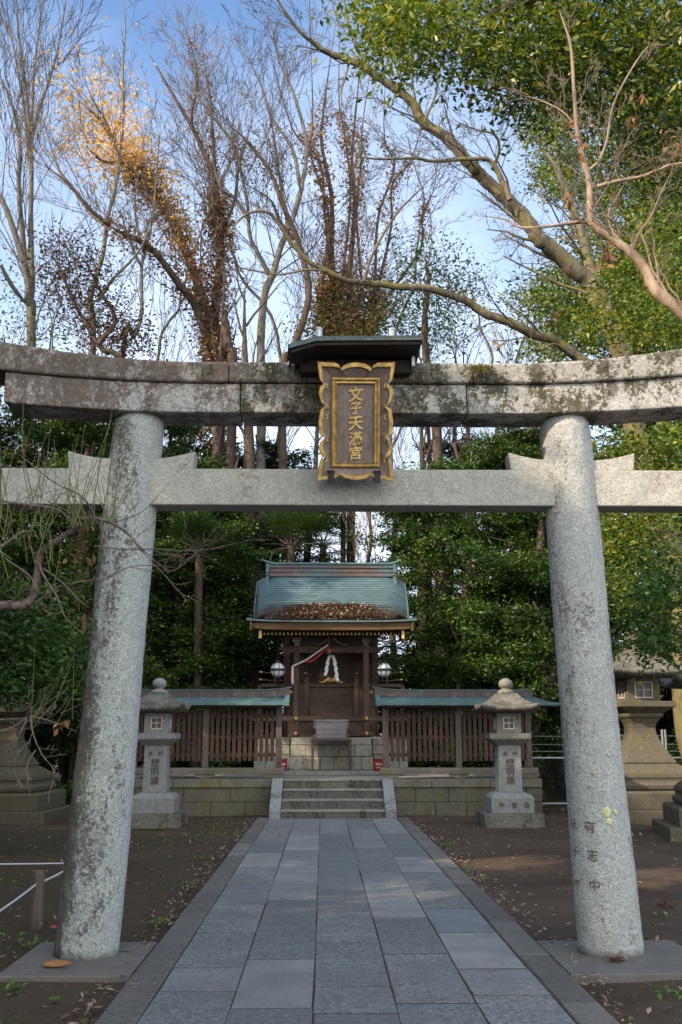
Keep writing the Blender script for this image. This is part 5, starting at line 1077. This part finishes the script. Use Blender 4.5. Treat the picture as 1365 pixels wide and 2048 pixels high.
leafobj('dead_leaves', around(np.array([P(x, y, 8.4) for x, y in [(1205, 500), (1210, 490), (1285, 190), (1160, 310), (1130, 250), (1340, 270), (1330, 300), (1360, 290), (1140, 400), (1215, 520), (1260, 240)]]), r_, 8, (.03, .03, .05)), .085, M['leaf_brown'], root, r_, droop=.9)
# --- leafy crown overhead at the right
def crown_regions(regs, r_, Yj=.8, flat=.45, per=26, ks=1.0):
    """regs: (px, py, rx, ry, Y, clumps); clumps are small sprays"""
    out = []
    for px, py, rx, ry, Y, n in regs:
        for k in range(n):
            a = r_.rand()*2*math.pi; q = math.sqrt(r_.rand()); Yk = Y+r_.normal(0, Yj); c = P(px+rx*q*math.cos(a), py+ry*q*math.sin(a), Yk); s = r_.uniform(.16, .34)*ks; m = int(per*r_.uniform(.6, 1.4))
            out.append(c+r_.normal(0, 1, (m, 3))*np.array([s, s, s*flat])-np.array([0, 0, 1])*(r_.rand(m)**2*.12)[:, None])
    return np.vstack(out)
root, pa, nd, r_ = limbs_tree('evergreen_tree', 'evergreen whose leafy boughs hang into the top of the view from overhead', 'tree',
    [([(1700, 700), (1600, 300), (1480, 60), (1300, -60), (1150, -40), (1020, 10), (930, 60)], (11.5, 11), .22, .02, 10, 1.2), ([(1300, -60), (1000, -120), (850, -60), (770, 30)], (11.2, 11.2), .07, .015, 8, 1.0),
     ([(1480, 60), (1380, 60), (1280, 90), (1180, 130), (1080, 170), (1010, 210)], (11.5, 12), .06, .012, 10, 1.0), ([(1550, 200), (1420, 230), (1330, 260), (1260, 290)], (11.5, 12.5), .05, .012, 8, .9)], dict(up=0, levels=2, num=[5, 4], rmin=.004), M['bark_brown'], M['twig'], 16, base=P(1700, 700, 11.5))
regs = [(770, 25, 65, 50, 11.0, 60), (790, 110, 40, 50, 11.2, 16), (840, 20, 80, 45, 11.2, 70), (890, 60, 40, 60, 11.4, 26), (850, 90, 60, 40, 11.4, 18), (980, 40, 80, 70, 11.5, 75), (1080, 60, 110, 90, 11.8, 150), (1230, 50, 140, 90, 12, 230), (1330, 90, 80, 120, 12, 170), (1000, 140, 60, 50, 11.6, 45), (1070, 180, 60, 45, 11.8, 45), (1130, 150, 70, 60, 12, 60), (960, 110, 30, 50, 11.5, 22), (1300, 220, 90, 70, 12.2, 90), (1350, 330, 40, 90, 12.5, 45), (1200, 190, 60, 50, 12.3, 30)]
leafobj('crown', crown_regions(regs, r_, .6, .6, 25), .086, M['leaf_camphor'], root, r_, aspect=.40, droop=.35, jit=.5)
root, pa, nd, r_ = limbs_tree('evergreen_tree', 'tall sunlit evergreen filling the right side behind the mossy limb', 'tree',
    [([(1400, 1000), (1370, 800), (1340, 600), (1320, 450), (1280, 300), (1250, 150)], (21, 21), .28, .06, 20, 3.0, 'ground'), ([(1320, 520), (1250, 420), (1190, 330), (1150, 250)], (21, 20.5), .10, .03, 9, 1.8), ([(1340, 620), (1260, 560), (1180, 520), (1130, 470)], (21, 20), .10, .03, 9, 1.6)], dict(levels=2, num=[5, 4], up=.03), M['bark_tan'], M['twig'], 17, k=1.42)
regs = [(1290, 260, 90, 90, 29.1, 150), (1330, 380, 60, 110, 29.1, 187), (1240, 360, 60, 70, 28.8, 68), (1150, 240, 60, 60, 28.4, 56), (1090, 250, 40, 40, 28.1, 32), (1140, 350, 60, 50, 28.4, 62), (1110, 330, 40, 60, 28.1, 32), (1200, 460, 60, 50, 27.7, 52), (1300, 520, 70, 70, 27.7, 137), (1240, 560, 60, 50, 27.0, 75), (1130, 570, 60, 60, 27.0, 68), (1100, 620, 50, 50, 26.7, 40), (1180, 640, 70, 50, 26.4, 60), (1300, 640, 80, 70, 26.4, 150), (1140, 690, 60, 30, 26.4, 32), (1345, 560, 40, 120, 27.0, 100), (1050, 600, 30, 40, 27.0, 12), (1250, 690, 60, 40, 26.4, 37), (1090, 700, 40, 26, 26.4, 20)]
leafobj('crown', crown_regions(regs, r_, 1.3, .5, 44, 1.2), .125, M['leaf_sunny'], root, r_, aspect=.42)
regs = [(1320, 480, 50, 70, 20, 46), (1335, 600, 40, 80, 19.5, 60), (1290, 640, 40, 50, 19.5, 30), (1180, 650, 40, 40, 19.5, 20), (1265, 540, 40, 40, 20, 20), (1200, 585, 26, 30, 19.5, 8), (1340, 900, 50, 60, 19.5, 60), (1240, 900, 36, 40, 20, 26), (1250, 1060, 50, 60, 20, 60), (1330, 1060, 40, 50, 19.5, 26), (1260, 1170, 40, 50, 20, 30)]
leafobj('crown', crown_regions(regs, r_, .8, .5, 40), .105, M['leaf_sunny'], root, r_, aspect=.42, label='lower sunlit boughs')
# --- evergreen wood behind the shrine
def everg(seed, h, rad, nb, mat, size, zmin=.12, leafn=112, barkm='bark_brown'):
    r_ = np.random.RandomState(seed); T = [Tubes(7), Tubes(3)]; n = 12; pts = np.array([[.25*math.sin(k*.5+seed), .2*math.cos(k*.7), h*.92*k/n] for k in range(n+1)]); rd = np.linspace(.02*h+.03, .03, n+1); T[0].add(pts, rd); out = []
    for k in range(nb):
        u = zmin+(1-zmin)*((k+r_.rand())/nb); i = min(int(u*n), n-1); p = pts[i]; a = r_.rand()*6.283; prof = math.sin(math.pi*min(1, .12+.83*u))**.6; L = rad*prof*r_.uniform(.55, 1.1)
        d = np.array([math.cos(a), math.sin(a), r_.uniform(-.05, .45)]); b = [p]
        for s in range(5): b.append(b[-1]+nrm(d+r_.normal(0, .12, 3)-np.array([0, 0, .05*s]))*L/5)
        b = np.array(b); T[1].add(b, np.linspace(.035, .008, 6))
        for q in range(int(5+L*3.4)):
            x = (.25+.75*r_.rand())*5; i2 = min(int(x), 4); c = b[i2]+(b[i2+1]-b[i2])*(x-i2)+r_.normal(0, 1, 3)*np.array([.38, .38, .2])*L*.35; s = r_.uniform(.17, .36); m = int(leafn*r_.uniform(.5, 1.3)); rr_ = r_.rand(m)**.5; th = r_.rand(m)*6.283
            out.append(np.stack([c[0]+s*1.25*rr_*np.cos(th), c[1]+s*1.25*rr_*np.sin(th), c[2]+r_.normal(0, .07, m)-.35*s*rr_**2], 1))
    root = empty('evergreen_tree'); linkmesh('trunk', T[0].mesh('trunk'), M[barkm], root); linkmesh('limbs', T[1].mesh('limbs'), M['twig'], root)
    V = leaves(0, np.vstack(out), size, r_, aspect=.42, up=.4); linkmesh('crown', fastmesh('crown', V, 4), mat, root); return root
EV = [everg(51, 10.2, 3.0, 46, M['leaf_green'], .098), everg(52, 8.6, 2.7, 44, M['leaf_laurel'], .10, .08), everg(53, 11.5, 3.2, 50, M['leaf_dark'], .11, .10), everg(54, 4.6, 1.9, 34, M['leaf_laurel'], .09, .04, 95), everg(55, 3.4, 1.8, 30, M['leaf_dark'], .095, .03, 95)]
used = [False]*5
def ev(i, x, y, rz, s, label, group='evergreens of the shrine wood'):
    if not used[i]:
        used[i] = True; o = EV[i]; o.location = (x, y, 0); o.rotation_euler = (0, 0, rz); o.scale = (s, s, s) if not isinstance(s, tuple) else s; tag(o, label, 'tree', group)
    else: copy_tree(EV[i], loc=(x, y, 0), rz=rz, sc=s, label=label, group=group)
for a in [(0, -6.2, 27.5, .3, 1.16, 'evergreen directly behind the left stone lantern, mid green crown'),
          (1, -3.9, 28.3, 1.2, 1.05, 'bushy evergreen close behind the left end of the slatted fence'),
          (2, -9.6, 28.5, 2.0, 1.12, 'dark evergreen at the left edge under the tie beam'),
          (0, -8.3, 33.5, 2.6, 1.24, 'evergreen in the second row at the far left'),
          (2, -4.9, 33.0, 4.0, 1.13, 'dark evergreen in the second row left of the shrine roof'),
          (1, -12.2, 31.5, 3.0, 1.34, 'broad evergreen at the extreme left of the wood'),
          (3, -3.0, 27.6, .5, 1.15, 'low bright leaved bush reaching the left eave of the shrine'),
          (3, -5.1, 25.6, 2.2, 1.0, 'low laurel bush between the left lantern and the fence return'),
          (4, -7.6, 24.2, 1.4, 1.15, 'dark low bush behind the shaded lantern at the left edge'),
          (2, -2.2, 31.5, 5.1, 0.98, 'dark evergreen just left of the shrine ridge'),
          (1, 3.5, 28.0, 4.4, 1.16, 'sunlit bushy evergreen rising right of the shrine roof'),
          (0, 5.6, 27.6, 5.3, 1.1, 'evergreen behind the right stone lantern'),
          (1, 8.2, 27.3, .9, 1.4, 'bright evergreen between the right pillar and the right edge'),
          (2, 6.9, 32.5, 1.6, 1.07, 'dark evergreen in the second row behind the right pillar'),
          (0, 9.9, 31.5, 3.9, 1.4, 'tall evergreen at the right edge of the wood'),
          (3, 3.0, 26.3, 4.6, 1.0, 'low laurel bush at the right end of the shrine eave'),
          (3, 5.0, 25.8, 5.8, 1.1, 'low laurel bush over the right end of the fence roof'),
          (4, 7.3, 26.0, 2.7, 1.2, 'dark low bush behind the chain link fence'),
          (2, 3.0, 34.0, 2.9, 0.88, 'dark evergreen low behind the right part of the shrine roof'),
          (4, -1.7, 29.6, 4.2, 1.1, 'dark low bush seen under the left eave'),
          (4, 1.9, 29.4, .2, 1.1, 'dark low bush seen under the right eave'),
          (0, .2, 35.0, 5.9, 0.62, 'small evergreen showing just above the middle of the shrine ridge'),
          (3, 9.6, 22.5, 3.6, 1.3, 'bush at the right edge behind the large lanterns'),
          (4, -10.0, 25.5, .6, 1.4, 'dark bush at the left edge of the wood'), (4, 10.5, 26.5, 5.0, 1.4, 'dark bush at the right edge of the wood'),
          (0, 12.8, 27.5, 1.9, 1.22, 'evergreen beyond the right edge of the view'),
          (2, 4.8, 37.5, 3.7, 1.16, 'dark evergreen far back between the shrine and the right pillar'), (2, -7.0, 38.5, .9, 1.2, 'dark evergreen far back at the left'), (1, -11.5, 38.0, 4.4, 1.34, 'farthest evergreen at the left'), (0, 9.2, 38.0, .5, 1.22, 'farthest evergreen at the right'),
          (0, -3.4, 35.5, 2.2, 1.05, 'evergreen in the third row left of the plaque'), (1, 6.2, 30.2, 3.1, 1.25, 'evergreen crown filling the gap left of the right pillar top'), (0, -7.4, 30.5, 5.0, 1.25, 'evergreen crown filling the gap right of the left pillar top'), (0, -2.7, 29.2, .7, .98, 'evergreen hiding the ivied trunks left of the shrine ridge'), (1, -4.6, 30.0, 3.7, 1.2, 'evergreen between the left pillar and the ivied trunks'), (1, -9.4, 34.5, 1.1, 1.4, 'evergreen crown behind the left end of the tie beam')]: ev(*a)
# low undergrowth behind the fences keeps the wood floor dark
r_ = np.random.RandomState(77); pts = []
for k in range(520):
    x = r_.uniform(-17, 17); y = r_.uniform(29, 44); c = np.array([x, y, r_.uniform(.2, 2.2)]); pts.append(c+r_.normal(0, 1, (46, 3))*np.array([.5, .5, .28]))
o = leafobj('undergrowth', np.vstack(pts), .17, M['leaf_dark'], None, r_); tag(o, 'dark undergrowth covering the floor of the wood behind the shrine', 'undergrowth', kind='stuff')
# dark straight trunks in the wood
def trunk(x, y, r, h, lab, m='bark_brown', lean=0):
    root = empty('wood_tree', (x, y, 0), label=lab, cat='tree', group='straight dark trunks in the wood'); T = Tubes(10); n = 12; T.add([[lean*(k/n)+.05*math.sin(k), .05*math.cos(k*1.3), h*k/n] for k in range(n+1)], r*(1-np.linspace(0, 1, n+1)**1.6*.93)); linkmesh('trunk', T.mesh('trunk'), M[m], root); rr_ = np.random.RandomState(int(abs(x)*50)+3); T2 = Tubes(3)
    H = dict(HAB); H.update(levels=2, num=[4, 4], rmin=.006); nodes = []; TT = [T2, T2]; side(TT, rr_, np.array([[lean*u, 0, h*u] for u in np.linspace(.5, 1, 8)]), np.linspace(r*.4, r*.3, 8), h*.22, 0, H, nodes, num=8, ratio=1); linkmesh('twigs', T2.mesh('twigs'), M['twig'], root); return root
for a in [(-2.05, 29.0, .30, 14, 'thick dark trunk rising behind the left end of the shrine ridge', 'bark_brown', -.4), (-1.1, 33.5, .16, 15, 'slim trunk leaning behind the left half of the shrine ridge', 'bark_grey', .9), (-3.6, 30.0, .20, 15, 'dark trunk between the left lantern and the shrine', 'bark_brown', .5), (2.5, 29.0, .24, 11, 'dark trunk under the right eave of the shrine', 'bark_brown', .1), (4.3, 30.5, .17, 13, 'slim brown trunk behind the right fence', 'bark_brown', -.3), (1.0, 36, .2, 16, 'mossy trunk above the middle of the shrine ridge', 'bark_moss', -.5), (-9.0, 32, .22, 14, 'dark trunk in the wood at the left edge', 'bark_brown', .3), (3.3, 36, .18, 15, 'pair of slim trunks seen below the lintel, the left one', 'bark_brown', .2), (3.75, 35.5, .2, 15, 'pair of slim trunks seen below the lintel, the right one', 'bark_brown', .7)]: trunk(*a)
# fan palms
def palm(x, y, h, s, lab, seed):
    root = empty('fan_palm', (x, y, 0), label=lab, cat='palm', group='fan palms in the wood'); r_ = np.random.RandomState(seed); T = Tubes(8); T.add([[0, 0, -.1], [.05, 0, h*.5], [0, 0, h]], [.12, .11, .10]); linkmesh('trunk', T.mesh('trunk'), M['bark_brown'], root); V = []; ST = Tubes(4)
    for k in range(26):
        a = r_.rand()*6.28; e = r_.uniform(-.5, 1.3); d = np.array([math.cos(a)*math.cos(e), math.sin(a)*math.cos(e), math.sin(e)]); c = np.array([0, 0, h])+d*.65*s; ST.add([[0, 0, h], c*.5+np.array([0, 0, h])*.5+[0, 0, .06], c], [.015, .012, .01]); sd_ = nrm(np.cross(d, [0, 0, 1.0])); up = np.cross(sd_, d)
        for j in range(22):
            b = (j/21-.5)*3.9; dr = nrm(d*math.cos(b)+sd_*math.sin(b)+up*.15); l = .62*s*r_.uniform(.85, 1.1); w = nrm(np.cross(dr, up))*.018*s; m_ = c+dr*l*.55; t_ = c+dr*l+np.array([0, 0, -.14*s*r_.rand()]); V += [c, m_-w, t_, m_+w]
    linkmesh('stalks', ST.mesh('stalks'), M['twig'], root); linkmesh('fronds', fastmesh('fronds', np.array(V), 4), M['palm'], root)
palm(-1.05, 28.3, 6.4, 1.25, 'fan palm standing just above the left half of the shrine ridge', 1); palm(-3.3, 26.6, 5.9, 1.1, 'darker fan palm left of the shrine roof', 2); palm(-.2, 31.0, 6.9, 1.2, 'fan palm over the middle of the shrine ridge', 3)
# leafy sprays in front of the right lanterns
root, pa, nd, r_ = limbs_tree('evergreen_tree', 'near evergreen whose dark sprays hang in front of the large lanterns at the right edge', 'tree',
    [([(1560, 1350), (1500, 1200), (1430, 1180), (1350, 1210), (1290, 1280)], (14.5, 15), .09, .012, 8, .6), ([(1560, 1300), (1480, 1100), (1400, 1060), (1330, 1080)], (14.5, 15), .06, .012, 7, .6)], dict(levels=2, num=[4, 3], rmin=.004), M['bark_brown'], M['twig'], 18, base=P(1560, 1350, 14.5))
regs = [(1330, 1230, 50, 60, 15, 46), (1350, 1130, 40, 70, 15.2, 40), (1290, 1290, 40, 30, 15, 14), (1260, 1190, 26, 50, 15.3, 16), (1345, 1300, 30, 30, 14.8, 16)]
leafobj('crown', crown_regions(regs, r_, .4, .45, 26), .10, M['leaf_laurel'], root, r_)
# --- shade trees standing to the left of the view
kk = 0
for x, y, s, i in [(-13.5, -1.5, 1.45, 0), (-15, 5, 1.45, 2), (-13.5, 9.5, 1.5, 1), (-11, -6, 1.35, 2), (-8.8, 8.5, 1.25, 2), (-10, 12.5, 1.25, 0), (-11.5, 6, 1.35, 2), (-9.5, 1.0, 1.4, 1), (-13, -4.5, 1.4, 0), (-15.5, 11, 1.5, 2), (-15, 17.5, 1.45, 2), (-10.6, 17.5, 1.2, 1), (-7.5, -3.5, 1.3, 2), (-16, 0, 1.2, 2), (-12.5, -9, 1.1, 1), (-17.5, 23, 1.2, 0), (-19, 6, 1.3, 0), (-18.5, -8, 1.3, 2), (-13.5, 24.5, .95, 1)]:
    ev(i, x, y, kk*1.3, s, 'evergreen standing outside the left edge of the view, shading the gate', 'shade evergreens left of the gate'); kk += 1
# ------------------------------------------------------------------ plum tree reaching in from the left
PL = [([(-260, 1500), (-180, 1320), (-90, 1230), (0, 1212), (29, 1216), (56, 1206), (69, 1187), (72, 1143), (78, 1114), (103, 1090), (126, 1070), (155, 1052), (164, 1040), (190, 1035), (223, 1046), (258, 1070), (278, 1093), (300, 1120)], (5.2, 5.0), .027, .0035, 6, .22),
      ([(-60, 985), (0, 1000), (53, 1010), (108, 1018), (132, 1032), (155, 1052)], (4.8, 5.05), .006, .006, 4, .25), ([(0, 1093), (50, 1061), (62, 1093), (72, 1120)], (4.9, 5.1), .006, .006, 2, .2),
      ([(72, 1120), (94, 1160), (114, 1193), (129, 1231), (161, 1263)], (5.1, 4.9), .006, .002, 4, .16), ([(85, 1137), (126, 1166), (155, 1196), (177, 1216)], (5.1, 4.8), .005, .002, 4, .15), ([(0, 1096), (15, 1120), (56, 1149), (76, 1178)], (4.8, 4.8), .004, .003, 2, .15),
      ([(193, 1035), (164, 994), (111, 967), (53, 920), (23, 897)], (5.05, 4.7), .005, .0015, 4, .2), ([(70, 1205), (97, 1187), (126, 1170), (188, 1160), (211, 1158), (252, 1137), (293, 1131), (355, 1135)], (5.1, 4.8), .004, .0015, 8, .18),
      ([(223, 1046), (260, 1035), (300, 1010), (370, 925)], (5.05, 4.9), .003, .0012, 2, .15), ([(190, 1092), (250, 1098), (310, 1098), (370, 1102), (430, 1096), (530, 1072)], (5.0, 4.9), .004, .001, 5, .2), ([(300, 1120), (330, 1150), (360, 1185), (400, 1205)], (5, 4.9), .003, .001, 4, .12), ([(278, 1093), (320, 1130), (350, 1140), (400, 1100), (440, 1070)], (5, 4.9), .003, .001, 3, .14),
      ([(-150, 1475), (0, 1462), (50, 1440), (66, 1434), (110, 1445), (155, 1463)], (5.1, 5.0), .007, .0025, 6, .2), ([(-60, 1446), (0, 1440), (52, 1436), (66, 1430), (100, 1402), (140, 1378)], (5.1, 5), .004, .002, 5, .18),
      ([(62, 1435), (68, 1470), (85, 1510), (105, 1535), (108, 1560), (95, 1597)], (5.0, 4.9), .004, .0015, 6, .1), ([(54, 1438), (33, 1480), (20, 1515)], (5.0, 4.9), .003, .0015, 2, .1), ([(62, 1480), (33, 1512), (30, 1545), (50, 1575)], (5, 4.9), .0028, .001, 3, .08), ([(72, 1500), (55, 1530), (56, 1570), (60, 1585)], (5, 4.9), .0028, .001, 3, .08)]
rr_ = np.random.RandomState(8)
root, pa, nd, r_ = limbs_tree('evergreen_tree', 'shady evergreen boughs hanging over the lantern at the left edge', 'tree',
    [([(-300, 1500), (-220, 1300), (-120, 1270), (-20, 1290), (70, 1330)], (14.5, 15.5), .09, .012, 8, .6), ([(-240, 1350), (-120, 1200), (0, 1190), (100, 1230)], (14.5, 15.5), .06, .012, 7, .6)], dict(levels=2, num=[4, 3], rmin=.004), M['bark_brown'], M['twig'], 28, base=P(-300, 1500, 14.5))
regs = [(30, 1290, 60, 50, 15.2, 52), (70, 1350, 50, 36, 15.4, 36), (10, 1360, 40, 36, 15, 26), (90, 1260, 50, 50, 15.5, 36), (20, 1210, 50, 50, 15.2, 30), (120, 1330, 30, 40, 15.5, 16)]
leafobj('crown', crown_regions(regs, r_, .4, .45, 30), .10, M['leaf_green'], root, r_)  # added foliage, covers the lantern top that should sink into shade
root, pa, nd, r_ = limbs_tree('plum_tree', 'bare plum tree with green upright shoots reaching across the left pillar', 'tree', PL, dict(up=.02, num=[3, 3], levels=2, wander=.2, rmin=.0012, split=.005, seg=[.05, .04, .04]), M['plum'], M['twig_pale'], 19, base=P(-260, 1500, 5.2))
T = Tubes(3); T_low = Tubes(3)
for k in range(60):
    b = rr_.uniform(-10, 230); x0 = b; y0 = 1010+rr_.uniform(-20, 150) if b < 130 else 1035+rr_.uniform(0, 20); x1 = x0+rr_.normal(0, 38); y1 = y0-rr_.uniform(60, 220); Y = rr_.uniform(4.7, 5.2)
    T.add(smoothpath([P(x0, y0, Y), P((x0+x1)/2+rr_.normal(0, 8), (y0+y1)/2, Y), P(x1, y1, Y+rr_.uniform(-.2, .2))], 4), np.linspace(.0029, .0010, 9))
for k in range(8):
    x0 = rr_.uniform(60, 150); y0 = 1440+rr_.uniform(-15, 25); x1 = x0+rr_.uniform(-20, 120); y1 = y0-rr_.uniform(40, 190); Y = rr_.uniform(4.8, 5.1); T_low.add(smoothpath([P(x0, y0, Y), P((x0+x1)/2, (y0+y1)/2, Y), P(x1, y1, Y)], 4), np.linspace(.0017, .0008, 9))
linkmesh('green_shoots', T.mesh('green_shoots', root.location), M['twig_green'], root); linkmesh('green_shoots', T_low.mesh('green_shoots', root.location), M['twig_green'], root)
leafobj('dead_leaves', around(np.array([P(x, y, 5.0) for x, y in [(165, 1060), (178, 1052), (155, 1095), (172, 1085), (148, 1112), (178, 1108), (165, 1078)]]), r_, 4, (.012, .02, .016)), .042, M['leaf_brown'], root, r_, droop=1.5, aspect=.6)
leafobj('dead_leaves', around(np.array([P(x, y, 5.0) for x, y in [(128, 1438), (134, 1445), (118, 1450)]]), r_, 3, (.010, .02, .012)), .04, M['leaf_brown'], root, r_, droop=1.0, aspect=.6)
